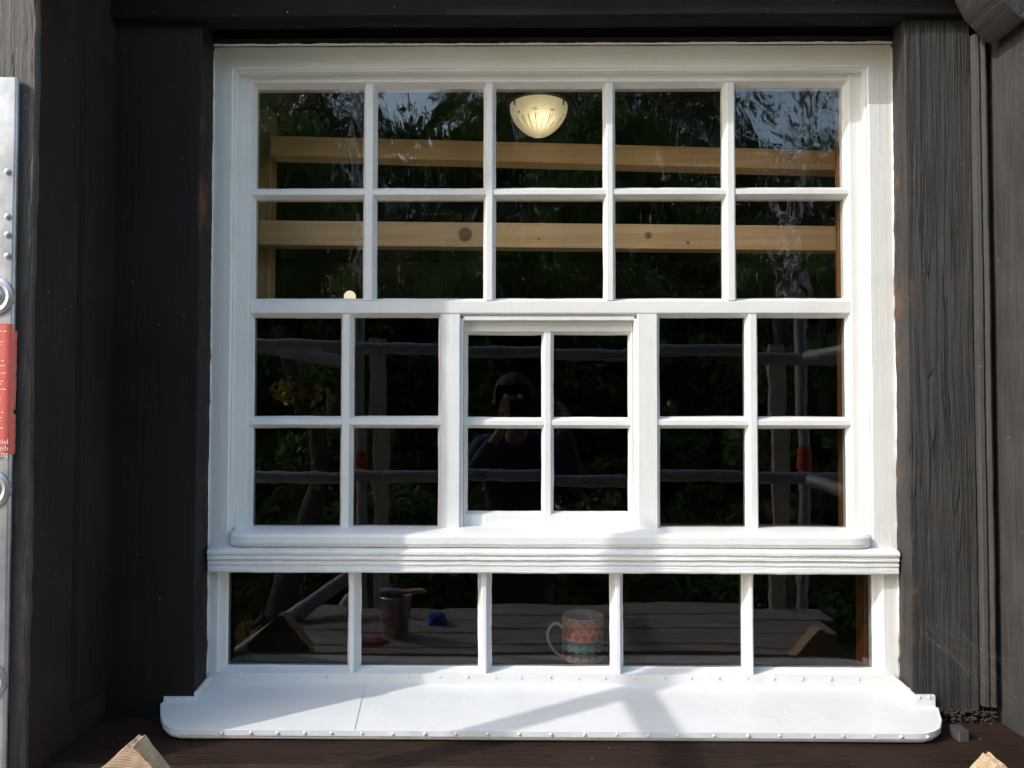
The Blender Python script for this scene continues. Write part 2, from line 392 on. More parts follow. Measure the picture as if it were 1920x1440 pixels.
def pane(x0, x1, z1, z0, y, mat, parent=win, e=.004, k=[0]):
    k[0] += 1
    bm = bmesh.new()
    tilt = random.uniform(-.0014, .0014); t2 = random.uniform(-.0014, .0014)
    n = 12
    for s, yy in ((0, y-.0010), (1, y+.0010)):
        gv = []
        for i in range(n+1):
            for j in range(n+1):
                u, v = i/n, j/n
                px_, pz = x0-e+(x1-x0+2*e)*u, z0-e+(z1-z0+2*e)*v
                gv.append(bm.verts.new((px_, yy+tilt*(u-.5)+t2*(v-.5), pz)))
        for i in range(n):
            for j in range(n):
                q = [gv[i*(n+1)+j], gv[(i+1)*(n+1)+j], gv[(i+1)*(n+1)+j+1], gv[i*(n+1)+j+1]]
                bm.faces.new(q if s == 0 else q[::-1])
    me = bpy.data.meshes.new('glass_pane'); bm.to_mesh(me); bm.free()
    me.polygons.foreach_set('use_smooth', [True]*len(me.polygons))
    o = link('glass_pane', me, mat, parent)
    if parent is not None and parent.location.length > 0: o.location = -parent.location
    return o
for (z1, z0), mt in ((ROWS[0], GL_TOP), (ROWS[1], GL_TOP)):
    for x0, x1 in XT: pane(x0, x1, z1, z0, GYS+.0002, mt)
for z1, z0 in ROWS[2:]:
    for x0, x1 in XLL+XLR: pane(x0, x1, z1, z0, GYS+.0002, GL_LOW)

# --- central casement, set back between the mullions
YC = YS+.023; GYC = YC+.0165
cz1 = ROWS[2][0]
bm = bmesh.new()
# stepped rebate round the casement
box(bm, m1-.0005, m1+.006, YS+.006, .07, st_bot, cz1-.002, .001, 'z', .04, .0004, 40)
box(bm, m2-.006, m2+.0005, YS+.006, .07, st_bot, cz1-.002, .001, 'z', .04, .0004, 41)
box(bm, m1+.006, m2-.006, YS+.0065, .07, cz1-.006, cz1+.003, .001, 'x', .04, .0004, 42)
fin(bm, 'rebate', W_PLAIN, win, 40)
cx0, cx1 = m1+.006, m2-.006
h = lambda px, py: UX(px, py, GYC)
CX = [(h(877.5, 790), h(1015, 790)), (h(1038, 790), h(1177, 790))]
CZ = [(UZ(628.5, GYC), UZ(782, GYC)), (UZ(803, GYC), UZ(958, GYC))]
cbot = UZ(992, YC)
case = bar('casement', 'x', CZ[0][0], cz1-.006, cx0, cx1, YC+.001, win, W_HOR, .006, 0, GYC, .018, seed=50)
case['label'] = 'small inner opening casement frame with four panes'
def cb(*a, **k): return bar(*a, parent=case, mat=W_VERT, yg=GYC, back=.016, **k)
cb('stile', 'z', cx0+.0005, CX[0][0], cbot, cz1-.007, YC, b0=0, b1=.005, seed=51)
cb('stile', 'z', CX[1][1], cx1-.0005, cbot, cz1-.007, YC, b0=.005, b1=0, seed=52)
cb('bottom_rail', 'x', cbot-.004, CZ[1][1], cx0, cx1, YC+.0011, b0=0, b1=.005, seed=53)
cb('glazing_bar', 'z', CX[0][1], CX[1][0], CZ[1][1]-.006, CZ[0][0]+.006, YC+.0006, b0=.006, b1=.006, seed=54)
cb('glazing_bar', 'x', CZ[1][0], CZ[0][1], CX[0][0]-.008, CX[1][1]+.008, YC+.0024, b0=.006, b1=.006, seed=55)
for z1, z0 in CZ:
    for x0, x1 in CX: pane(x0, x1, z1, z0, GYC+.0002, GL_LOW, case)

# --- ledge under the sashes
lx0, lx1 = UX(430, 1010, -.02), UX(1634, 1012, -.02)
lz1, lz0 = UZ(1001, -.014), UZ(1028, -.016)
zb = UZ(990.5, YS)
P = [(YS+.03, lz0), (-.012, lz0), (-.018, lz0+.003), (-.021, lz0+.009), (-.020, lz1-.006), (-.016, lz1-.001), (-.010, lz1+.001), (YS-.001, zb+.001), (YS+.03, zb+.001)]
bm = bmesh.new(); ext(bm, P, 'x', lx0, lx1, .02, .0008, seed=60)
for v in bm.verts:
    e = min(v.co.x-lx0, lx1-v.co.x)
    if e < .012 and v.co.y < .0: v.co.y += (.012-e)**2*60
fin(bm, 'ledge', W_PLAIN, win, 24)
# --- moulded transom (cornice)
cx_0, cx_1 = UX(388, 1055, -.026), UX(1687, 1055, -.026)
zc = [UZ(v, -.024) for v in (1031, 1036, 1050, 1054, 1060, 1076)]
P = [(.10, zc[0]), (-.010, zc[0]+.002), (-.024, zc[0]-.001), (-.0275, zc[1]), (-.0275, zc[1]-.004), (-.024, (zc[1]+zc[2])/2), (-.0255, zc[2]), (-.0215, zc[2]-.001), (-.0205, zc[3]), (-.0230, zc[3]-.001), (-.0235, zc[4]), (-.0215, zc[4]-.003), (-.0225, zc[5]+.003), (-.020, zc[5]), (.10, zc[5])]
bm = bmesh.new(); ext(bm, P, 'x', cx_0, cx_1, .01, .0012, fr=(5, 30), seed=61)
fin(bm, 'transom', W_OLD, win, 35)
# --- low row of lights
YB = .004; GYB = YB+.026
q = lambda px: UX(px, 1163, GYB)
BX = [(q(428.5), q(652.5)), (q(677), q(896)), (q(921.5), q(1143)), (q(1168), q(1390)), (q(1412), q(1634))]
BZ0 = UZ(1248.5, GYB); BZ1 = zc[5]+.004
zst = UZ(1263, YB)
bl = bar('stile', 'z', xl0-.004, BX[0][0], z_bot-.01, BZ1, YB-.003, win, W_VERT, 0, .010, GYB, .02, seed=70)
bar('stile', 'z', BX[4][1], xr1+.003, z_bot-.01, BZ1, YB-.003, win, W_VERT, .010, 0, GYB, .02, seed=71)
bar('bottom_rail', 'x', z_bot-.01, BZ0, BX[0][0]-.012, BX[4][1]+.012, YB, win, W_HOR, 0, .006, GYB, .02, seed=72)
for i in range(4):
    bar('glazing_bar', 'z', BX[i][1], BX[i+1][0], BZ0-.012, BZ1, YB-.004, win, W_VERT, .008, .008, GYB, .02, jit=.0014, seed=73+i, ch=.002)
for x0, x1 in BX: pane(x0, x1, BZ1, BZ0, GYB+.0002, GL_LOW)

# --- sheet metal sill
zsb = UZ(1284, -.004); zsf = UZ(1372, -.17); KP = .071
def sz(y): return zsb+(zsf-zsb)*(-y)/.17
sxl, sxr = UX(392, 1284, 0)-.002, UX(1676, 1284, 0)+.002
pl, pr = UX(366, 1290, -KP), UX(1711, 1290, -KP)          # post corners
wl, wr = UX(303, 1325, -KP-.012), UX(1757, 1322, -KP-.012)   # wing ends
seam_b, seam_f = UX(677, 1300, -.02), UX(660, 1375, -.17)
def sheet(poly, dz=0.0, th=.0016):
    bm = bmesh.new()
    top = [bm.verts.new((x, y, sz(y)+dz)) for x, y in poly]; bot = [bm.verts.new((x, y, sz(y)+dz-th)) for x, y in poly]
    n = len(poly); bm.faces.new(top); bm.faces.new(bot[::-1])
    for i in range(n): bm.faces.new((top[i], top[(i+1) % n], bot[(i+1) % n], bot[i]))
    return bm
FR = -.17
fl, frr = UX(329, 1385, FR), UX(1738, 1383, FR)
def side(a):
    return [(UX(px, py, y), y) for px, py, y in a]
LS = side(((303, 1325, -KP-.012), (304, 1345, -.125), (309, 1366, -.152), (317, 1378, -.163)))
RS = side(((1757, 1322, -KP-.012), (1763, 1340, -.125), (1760, 1362, -.152), (1750, 1376, -.163)))
wl, wr = LS[0][0], RS[0][0]
left_poly = [(sxl, 0), (seam_b+.004, 0), (seam_f+.004, FR), (fl+.004, FR), *LS[::-1], (wl, -KP-.004), (pl, -KP-.004), (pl, -KP)]
right_poly = [(seam_b, 0), (sxr, 0), (pr, -KP), (pr, -KP-.004), (wr, -KP-.004), *RS, (frr-.004, FR), (seam_f, FR)]
sill = fin(sheet(left_poly, .0012), 'sill', W_METAL, win)
sill['label'] = 'projecting white sheet metal sill with rivets along its lip'
fin(sheet(right_poly), 'sill_sheet', W_METAL, sill)
# front lip, following the plan of the sill
def strip(path, z1f, z0f, y_out=0.0, th=.0022, name='sill_lip', par=None, wav=0):
    bm = bmesh.new(); pts = []
    for (x0, y0), (x1, y1) in zip(path[:-1], path[1:]):
        n = max(1, int(math.hypot(x1-x0, y1-y0)/.01))
        for i in range(n): pts.append((x0+(x1-x0)*i/n, y0+(y1-y0)*i/n))
    pts.append(path[-1]); rings = []
    for i, (x, y) in enumerate(pts):
        a = pts[max(0, i-1)]; b = pts[min(len(pts)-1, i+1)]
        t = Vector((b[0]-a[0], b[1]-a[1])).normalized(); nn = Vector((t.y, -t.x))
        wv = wav*nz((x, y, 0), 22, 3) if wav else 0
        o = Vector((x, y))+nn*(th+wv*.5); o2 = Vector((x, y))+nn*(th+wv)
        z1, z0 = z1f(x, y), z0f(x, y)
        rings.append([bm.verts.new((x, y, z1)), bm.verts.new((o.x, o.y, z1-.0004)), bm.verts.new((o2.x, o2.y, z0+wv*.4)), bm.verts.new((x, y, z0))])
    for r0, r1 in zip(rings[:-1], rings[1:]):
        for k in range(4): bm.faces.new((r0[k], r0[(k+1) % 4], r1[(k+1) % 4], r1[k]))
    bm.faces.new(rings[0]); bm.faces.new(rings[-1][::-1])
    return fin(bm, name, W_METAL, par, 40)
lip_path = [*LS, (fl+.004, FR), (frr-.004, FR), *RS[::-1]]
strip(lip_path, lambda x, y: sz(y)+.0016, lambda x, y: sz(y)-.0082, par=sill, wav=.0016)
# timber board beneath the sheet
bm = bmesh.new()
cpx = (wl+wr)/2
for (dz0, dz1, ins) in ((-.0088, -.0175, .0035),):
    poly = [(wl, -.03), *LS, (fl+.004, FR), (frr-.004, FR), *RS[::-1], (wr, -.03)]
    rings = []
    for dz, i2 in ((-.002, .0002), (-.0120, .0004), (-.0155, .0022), (-.0175, .0060)):
        rings.append([bm.verts.new((x+(i2 if x < cpx else -i2), y+(i2 if y < -.05 else 0), sz(y)+dz)) for x, y in poly])
    for r0, r1 in zip(rings[:-1], rings[1:]):
        for k in range(len(poly)): bm.faces.new((r0[k], r0[(k+1) % len(poly)], r1[(k+1) % len(poly)], r1[k]))
    bm.faces.new(rings[0][::-1]); bm.faces.new(rings[-1])
fin(bm, 'sill_board', W_PLAIN, sill, 40)
# upstands: along the window, up the reveals and on the wings
up_path = [(wl, -KP-.0005), (pl-.002, -KP-.0005), (sxl+.001, -.0005), (sxr-.001, -.0005), (pr+.002, -KP-.0005), (wr, -KP-.0005)]
zu = UZ(1264, -.004)
strip(up_path[2:4], lambda x, y: zu+.0006*nz((x, 0, 0), 30), lambda x, y: sz(y)-.001, par=sill, name='sill_upstand', wav=.0014)
zwing = UZ(1306, -KP-.005, 330); zpc = UZ(1290, -KP-.005, 366)
strip(up_path[0:2], lambda x, y: zwing-.001+.0006*nz((x, 0, 0), 60), lambda x, y: sz(y)-.001, par=sill, name='sill_upstand', th=.004)
strip(up_path[1:3], lambda x, y: (zpc-.010)+(zu-zpc+.004)*(1-min(1, -y/KP))+.001*nz((x, y, 0), 90), lambda x, y: sz(y)-.001, par=sill, name='sill_upstand', th=.004)
strip(up_path[3:5], lambda x, y: (zpc-.002)+(zu-zpc+.001)*(1-min(1, -y/KP))+.002*nz((x, y, 0), 90), lambda x, y: sz(y)-.001, par=sill, name='sill_upstand', th=.005)
strip(up_path[4:6], lambda x, y: zpc-.006+.0015*nz((x, 0, 0), 60), lambda x, y: sz(y)-.001, par=sill, name='sill_upstand', th=.006)
bm = bmesh.new(); lathe(bm, [(.0034, .0006), (.0033, -.0010), (.0026, -.0022), (.0012, -.0029)], (0, 0, 0), 12, 'y', True, True)
rv = bpy.data.meshes.new('rivet'); bmesh.ops.recalc_face_normals(bm, faces=bm.faces); bm.to_mesh(rv); bm.free(); rv.materials.append(W_METAL)
rv.polygons.foreach_set('use_smooth', [True]*len(rv.polygons))
def rivet(x, y, z, rz=0):
    o = bpy.data.objects.new('rivet', rv); C.objects.link(o); o.parent = sill; o.location = (x, y, z)
    o.rotation_euler = (random.uniform(-.15, .15), 0, rz+random.uniform(-.2, .2)); s = random.uniform(.65, .95); o.scale = (s, s, s*random.uniform(.8, 1.1))
for p in (417, 471, 521, 572, 622, 679, 737, 797, 855, 914, 973, 1033, 1096, 1156, 1216, 1270, 1338, 1402, 1461, 1524, 1580, 1637, 1689, 1738):
    rivet(UX(p, 1377, FR), FR-.0022, sz(FR)-.0036+random.uniform(-.0006, .0006))
for k in range(25):
    x = sxl+.014+k*(sxr-sxl-.028)/24+random.uniform(-.004, .004)
    rivet(x, -.0028, (zu+zsb)/2+.0035+random.uniform(-.001, .001))
for p in (312, 331, 350): rivet(UX(p, 1313, -KP-.005), -KP-.0045, UZ(1312, -KP-.005, p))
for p in (1723, 1742): rivet(UX(p, 1305, -KP-.006), -KP-.0065, UZ(1307, -KP-.006, p))

# painted white edge along the timber reveals (brush line on the black wood)
def paint_edge(x, side, z0, z1, y0, seed):
    bm = bmesh.new(); n = 260; rows = []
    for i in range(n+1):
        z = z0+(z1-z0)*i/n
        wdt = .004+.0028*nz((x, 0, z), 60, seed)+.0035*max(0, nz((x, 1, z), 14, seed))
        wdt = max(.0008, wdt)
        rows.append((bm.verts.new((x-side*.0001, y0+.0002, z)), bm.verts.new((x-side*(.0012+.0007*nz((x, 2, z), 80)), y0-wdt*.5, z)), bm.verts.new((x-side*.0001, y0-wdt, z))))
    for a, b in zip(rows[:-1], rows[1:]):
        bm.faces.new((a[0], a[1], b[1], b[0])); bm.faces.new((a[1], a[2], b[2], b[1]))
    return fin(bm, 'paint_seam', W_OLD, win, 60)

# ================================================================ TIMBER FRAME OF THE HOUSE
def post(name, label, x0, x1, y0, y1, z0, z1, mat, jit, seed, cat='timber post', group=None, ch=.004):
    bm = bmesh.new(); box(bm, x0, x1, y0, y1, z0, z1, ch, 'z', .015, jit, seed, fr=(4, 28))
    return tag(fin(bm, name, mat, None, 35), label, cat, group)
# right post and reveal (the posts butt against the frame)
rx0 = pr; rx1 = UX(1828, 700, -KP)
lp1 = (UX(380, 37, -KP)+UX(364, 1290, -KP))/2; lp0 = UX(200, 600, -KP)
zpb_r = UZ(1334, -KP, 1780); zpb_l = zsf-.0185
def reveal_post(name, label, xc, xo, xw, mat, seed, zb_, sgn):
    """post whose inner face slants from the front corner xc back to the window edge xw"""
    a = [(xc, -KP+.002), (xc-sgn*-.002, -KP), (xo-.002*sgn, -KP), (xo, -KP+.002), (xo, .11), (xw, .11), (xw, 0.0)]
    n = 7
    for i in range(1, n):
        a.append((xw+(xc-xw)*i/n, -KP*i/n))
    bm = bmesh.new(); ext(bm, a, 'z', zb_, 1.24, .012, .0016, fr=(4, 30), seed=seed)
    return tag(fin(bm, name, mat, None, 35), label, 'timber post', 'posts framing the window')
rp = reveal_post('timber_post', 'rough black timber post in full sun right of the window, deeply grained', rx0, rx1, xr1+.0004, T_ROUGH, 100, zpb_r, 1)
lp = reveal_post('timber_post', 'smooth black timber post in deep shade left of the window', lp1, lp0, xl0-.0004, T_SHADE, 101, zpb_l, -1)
paint_edge(xr1+.0004, 1, z_bot+.0, zt1-.01, .0, 5); paint_edge(xl0-.0004, -1, z_bot, zt1-.01, .0, 6)
# mouldings beside the right post
bm = bmesh.new()
mx0, mx1 = rx1+.001, UX(1861, 700, -KP-.008)
P = [(mx0, .0), (mx0, -KP-.004), (mx0+.003, -KP-.009), (mx0+.009, -KP-.011), (mx0+.0135, -KP-.008), (mx0+.015, -KP-.010), (mx1-.006, -KP-.012), (mx1-.002, -KP-.010), (mx1, -KP-.004), (mx1, .0)]
ext(bm, P, 'z', UZ(1322, -KP, 1850), UZ(68, -KP, 1850), .012, .0012, fr=(4, 30), seed=103)
fin(bm, 'corner_moulding', T_FLAT, rp, 35)
# right pier: its left face stands square to the wall
px_r = UX(1867, 700, -KP)
pier_r = post('timber_pier', 'smooth grey-black timber pier face at the right edge of the picture', px_r, px_r+.34, -.30, .11, -4.0, 1.24, T_FLAT, .0012, 105, 'timber pier', ch=.006)
# left pier and its mouldings
px_l = (UX(78, 0, -.303)+UX(42, 1440, -.303))/2
bm = bmesh.new(); box(bm, px_l-.30, px_l-.020, -.296, .11, -4.0, 1.24, .004, 'z', .05, .001, 106)
pier_l = tag(fin(bm, 'timber_pier', T_SIDE, None, 35), 'projecting black timber pier left of the window, casting the big shadow', 'timber pier')
bm = bmesh.new(); box(bm, px_l-.020, px_l, -.300, .11, -4.0, 1.24, .002, 'z', .03, .0008, 107)
fin(bm, 'side_board', T_SIDE, pier_l, 35)
bm = bmesh.new(); box(bm, px_l-.34, px_l+.0015, -.310, -.2955, -4.0, 1.24, .003, 'z', .008, .0038, 108, fr=(5, 26))
fin(bm, 'front_board', T_PIER, pier_l, 35)
bm = bmesh.new()
k0 = -.185
mt_ = 1.0
P = [(px_l-.004, k0), (px_l+.0035, k0+.002), (px_l+.0045, k0+.010), (px_l+.0025, k0+.016), (px_l+.0050, k0+.024), (px_l+.0065, k0+.060), (px_l+.0075, k0+.080), (px_l+.0075, -KP-.001), (px_l-.004, -KP-.001)]
ext(bm, P, 'z', UZ(1322, -.15, 170), UZ(90, -.15, 170), .02, .0004, fr=(4, 30), seed=109)
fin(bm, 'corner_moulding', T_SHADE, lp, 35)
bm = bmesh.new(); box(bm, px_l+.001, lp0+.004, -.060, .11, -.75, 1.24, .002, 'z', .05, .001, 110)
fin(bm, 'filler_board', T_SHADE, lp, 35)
bm = bmesh.new(); box(bm, rx1-.004, px_r-.0005, -.050, .11, -.75, 1.24, .002, 'z', .05, .001, 111)
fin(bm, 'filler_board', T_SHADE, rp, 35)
# head beam with its moulding
zh0 = UZ(30, -.091)
bm = bmesh.new()
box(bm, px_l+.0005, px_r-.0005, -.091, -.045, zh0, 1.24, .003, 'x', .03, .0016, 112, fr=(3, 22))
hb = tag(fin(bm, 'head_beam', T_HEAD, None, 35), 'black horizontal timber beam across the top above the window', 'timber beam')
z41, z60, z82 = UZ(36, -.045), UZ(62, -.02), zt1
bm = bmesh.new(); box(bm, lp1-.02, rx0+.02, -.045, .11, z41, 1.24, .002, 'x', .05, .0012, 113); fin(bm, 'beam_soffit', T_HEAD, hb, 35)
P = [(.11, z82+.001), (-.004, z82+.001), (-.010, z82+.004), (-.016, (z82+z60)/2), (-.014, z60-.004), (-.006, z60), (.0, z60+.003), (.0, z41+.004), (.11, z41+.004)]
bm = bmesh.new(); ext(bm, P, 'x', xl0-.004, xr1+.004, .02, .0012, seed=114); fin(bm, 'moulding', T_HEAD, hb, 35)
# chipped white paint along the top of the frame
bm = bmesh.new(); rows = []
for i in range(301):
    x = xl0+(xr1-xl0)*i/300; hgt = max(.0005, .0022+.0035*nz((x, 0, 0), 34, 2)+.002*nz((x, 3, 0), 120))
    rows.append((bm.verts.new((x, -.0035, z82-.002)), bm.verts.new((x, -.0062-.0008*nz((x, 9, 0), 60), z82+hgt*.5)), bm.verts.new((x, -.0042-hgt*.4, z82+hgt))))
for a, b in zip(rows[:-1], rows[1:]): bm.faces.new((a[0], a[1], b[1], b[0])); bm.faces.new((a[1], a[2], b[2], b[1]))
fin(bm, 'paint_seam', W_OLD, win, 60)
# sill beam
zsm = zsf-.0192
bm = bmesh.new()
box(bm, px_l+.0005, px_r-.0005, -.262, .11, zsm-.24, zsm, .006, 'x', .012, .0022, 115, fr=(4, 26))
sb = tag(fin(bm, 'sill_beam', T_BEAM, None, 35), 'brown-black horizontal timber beam running under the white metal sill', 'timber beam')
# decayed joint under the right post: crumbled wood
bm = bmesh.new()
jx0, jx1 = UX(1752, 1330, -.06), UX(1866, 1330, -.06)
for i in range(230):
    x = random.uniform(jx0, jx1-.006); y = random.uniform(-.080, -.055); z = random.uniform(zsm, zsm+.024)
    r = random.uniform(.0015, .0042)
    bmesh.ops.create_icosphere(bm, subdivisions=1, radius=r, matrix=Matrix.Translation((x, y, z)) @ Matrix.Diagonal((random.uniform(.7, 1.8), 1, random.uniform(.5, 1.1), 1)))
fin(bm, 'crumbled_joint', mat_plain('rotten_wood', (.035, .024, .016), .9, 0, 200, .002, .4), sb)
pgx0, pgx1 = UX(1782, 1370, -.13), UX(1808, 1370, -.13)
bm = bmesh.new(); ext(bm, cham(pgx0+.002, pgx1-.002, -.152, -.120, .003), 'z', zsm-.004, zsm+.016, .004, .002, seed=120)
fin(bm, 'peg', T_FLAT, sb, 35)
# brackets
bx = lambda px, py: U(px, py, -.115)
pts = [bx(1780, -60), bx(1797, 0), bx(1815, 33), bx(1852, 72), bx(1866, 80), bx(1876, 72), bx(1900, 38), bx(1935, 14), bx(1990, -8), bx(2000, -260), bx(1790, -260)]
bm = bmesh.new(); ext(bm, pts, 'y', -.20, -.105, .01, .0022, fr=(6, 40), seed=121)
tag(fin(bm, 'carved_bracket', T_BRACK, None, 30), 'rough black carved bracket tip poking in at the top right corner', 'bracket')
P = [(-.30, .84), (-.318, .86), (-.345, .96), (-.372, 1.06), (-.405, 1.14), (-.425, 1.20), (-.428, 1.241), (-.30, 1.241)]
bm = bmesh.new(); ext(bm, P, 'x', px_l-.16, px_l-.002, .02, .002, seed=122)
tag(fin(bm, 'carved_bracket', T_BRACK, None, 30), 'black curved bracket under the overhang on the left pier', 'bracket')
# jettied storey above
bm = bmesh.new(); box(bm, -2.6, 2.6, -.43, .11, 1.242, 1.75, .01, 'x', .1, .003, 123)
tag(fin(bm, 'overhang_beam', T_HEAD, None, 35), 'black beam of the overhanging storey above the window', 'timber beam')
# house walls beyond the picture and below the window
BWALL = mat_plain('limewashed_wall', (.55, .52, .46), .9, 0, 18, .003, .1)
bm = bmesh.new()
box(bm, -3.2, px_l-.302, -.10, .11, -4.0, 1.24, .005); box(bm, px_r+.342, 3.2, -.10, .11, -4.0, 1.24, .005)
box(bm, px_l+.0005, px_r-.0005, -.04, .11, -4.0, zsm-.242, .005)
tag(fin(bm, 'outer_wall', BWALL, None), None, None, kind='structure')

# pine beam ends resting in front of the sill beam
def beam_end(label, ax, az, y0, y1, s, tw, seed, cut):
    bm = bmesh.new()
    a = [Vector((0, 0)), Vector((s*.98, -s*1.02)), Vector((s*.98, -.95)), Vector((-s, -.95)), Vector((-s, -s))]
    prof = []
    for i in range(5):
        for k in range(16):
            p = a[i]*(1-k/16)+a[(i+1) % 5]*(k/16)
            prof.append(p)
    c = Vector((0, -s)); out = []
    for p in prof:
        d = (p-c); d = d*(1-.008/s*(1 if p.length < .004 else 0))
        d.rotate(Matrix.Rotation(tw, 2)); out.append((ax+d.x, az+c.y+d.y))
    ext(bm, out, 'y', y0, y1, .004, .0030, fr=(20, 85), seed=seed)
    f = [f for f in bm.faces if len(f.verts) > 6 and f.calc_center_median().y < (y0+y1)/2]
    r = bmesh.ops.inset_region(bm, faces=f, thickness=.006, depth=.002)
    m_ = NT('sawn_pine_end'); wv = m_.n('ShaderNodeTexWave', wave_type='RINGS', rings_direction='Y'); wv.inputs['Scale'].default_value = 75; wv.inputs['Distortion'].default_value = 2.5; wv.inputs['Detail'].default_value = 3
    m_.l(m_.map((1, .2, 1), (-ax+.02, 0, -az+2.2*s)), wv.inputs[0]); nn_ = m_.noise((60, 60, 60), detail=8, rough=.75); n3 = m_.noise((14, 14, 14), detail=4)
    c_ = m_.mix(m_.math('MULTIPLY', wv.outputs['Fac'], .35), (.50, .34, .21), (.36, .21, .12)); c_ = m_.mix(m_.ramp(nn_, [(.40, 0), (.72, 1)]), c_, (.62, .47, .33)); c_ = m_.mix(m_.ramp(n3, [(.50, 0), (.70, .6)]), c_, (.20, .13, .085))
    o = fin(bm, 'pine_prop', m_.pbsdf(c_, .85, nrm=m_.bump(nn_, .005, 1, m_.bump(wv.outputs['Fac'], .0006))), None, 60)
    return tag(o, label, 'timber prop', 'raw pine props in front of the sill beam')
x, z = U(262, 1373, -.312); beam_end('raw pine prop with a rough pointed top at the bottom left corner', x, z, -.350, -.312, .078, R(-3), 131, 1)
x, z = U(1852, 1406, -.300); beam_end('raw pine prop whose pointed top peeps up at the bottom right corner', x, z, -.340, -.300, .066, R(4), 132, 1)

# ================================================================ SCAFFOLD
# aluminium upright at the left edge
up = empty('scaffold_upright', (0, 0, 0))
tag(up, 'aluminium scaffold upright with a red sticker at the left edge of the picture', 'scaffold')
ua = (UX(24, 150, -.3125)+UX(34, 1400, -.3125))/2; uz1 = UZ(146, -.32, 10)
prof = []
x0, x1, y0, y1, rr = ua-.085, ua, -.3225, -.3125, .0045
for cxx, cyy, a0 in ((x1-rr, y1-rr, 0), (x0+rr, y1-rr, 90), (x0+rr, y0+rr, 180), (x1-rr, y0+rr, 270)):
    for k in range(6): prof.append((cxx+rr*math.cos(R(a0+k*18)), cyy+rr*math.sin(R(a0+k*18))))
bm = bmesh.new(); ext(bm, prof, 'z', -2.6, uz1, .04, .0008, fr=(3, 9), seed=140); fin(bm, 'stile', ALU, up, 35)
ccx = UX(-12, 700, -.322)
for py in (195, 556, 917, 1277):
    z = UZ(py, -.322, 10)
    bm = bmesh.new(); lathe(bm, [(.031, .004), (.030, -.002), (.025, -.0045), (.019, -.002), (.018, .001), (.0165, -.002), (.0150, .0005), (.0135, -.002), (.012, .0005), (.008, -.002), (.001, -.001)], (ccx, -.3235, z), 40, 'y')
    if py > 300: fin(bm, 'rung_cap', ALU, up, 40)
    else: bm.free()
for py in (322, 406, 440, 480):
    bm = bmesh.new(); lathe(bm, [(.0050, .001), (.0045, -.0016), (.002, -.003)], (UX(14, py, -.323), -.323, UZ(py, -.323, 15)), 16, 'y', False, True); fin(bm, 'rivet', ALU, up, 40)
RED = mat_plain('red_sticker', (.64, .12, .09), .5, 0, 120, .0003, .12)
INK = mat_plain('sticker_ink', (.80, .62, .60), .5, 0, 60, .0001, .05)
zs1, zs0 = UZ(607, -.324, 15), UZ(852, -.324, 15)
bm = bmesh.new(); n = 70; rows = []
for i in range(n+1):
    z = zs0+(zs1-zs0)*i/n; e = .0012*nz((0, 0, z), 90, 4)
    u_ = i/n
    if .30 < u_ < .335: e -= .0045
    if u_ > .955: e -= .004
    xe = ua+.0015+e
    rows.append([bm.verts.new(p) for p in ((ua-.083, -.3243, z), (ua-.012, -.3245, z), (ua-.005, -.3241, z), (ua-.0005, -.3210, z), (xe, -.3140, z))])
for a, b in zip(rows[:-1], rows[1:]):
    for k in range(4): bm.faces.new((a[k], a[k+1], b[k+1], b[k]))
st = fin(bm, 'sticker', RED, up, 60); st['label'] = 'torn red rental sticker with white small print'
bm = bmesh.new(); z = zs1-.012
while z > zs0+.040:
    x = ua-.069; skip = random.random() < .22
    while not skip and x < ua-.010+random.uniform(-.01, .002):
        wd = random.uniform(.002, .007); hh = .0007
        vs = [bm.verts.new((a, -.3249, b)) for a, b in ((x, z-hh), (min(x+wd, ua-.006), z-hh), (min(x+wd, ua-.006), z+hh), (x, z+hh))]; bm.faces.new(vs); x += wd+.0012
    z -= .0042 if random.random() < .8 else .0075
tag(fin(bm, 'small_print', INK, st), None, None, None, 'stuff')
def text(body, x, y, z, size, mat, par, align='LEFT'):
    cu = bpy.data.curves.new('lettering', 'FONT'); cu.body = body; cu.size = size; cu.extrude = .0002; cu.align_x = align
    o = bpy.data.objects.new('lettering', cu); C.objects.link(o); o.location = (x, y, z); o.rotation_euler = (R(90), 0, 0)
    dg = bpy.context.evaluated_depsgraph_get(); me = bpy.data.meshes.new_from_object(o.evaluated_get(dg))
    bpy.data.objects.remove(o); me.materials.clear(); o = link('lettering', me, mat, par); o.location = (x, y, z); o.rotation_euler = (R(90), 0, 0)
    return o
for s_, py in (('fachhandel', 834), ('Verleih', 846), ('Leipzig', 857)):
    text(s_, ua-.002, -.3251, UZ(py-1, -.3251, 15), .0112, INK, st, 'RIGHT')

def stube(label, a, b, r=.0242, group='scaffold tubes around the platform', name='scaffold_tube', mat=METAL, cat='scaffold tube'):
    bm = bmesh.new(); a, b = Vector(a), Vector(b); n = 24
    tube(bm, [a+(b-a)*i/n for i in range(n+1)], r, 20)
    return tag(fin(bm, name, mat, None, 40), label, cat, group)
KT = .80
vx = .258-1.9*KT
stube('vertical scaffold standard left of the platform, open topped', (vx, -KT, -4.1), (vx, -KT, .965))
stube('short horizontal scaffold tube running outwards from the left standard', (vx+.05, -KT+.03, .585), (vx+.05, -KT-.75, .585))
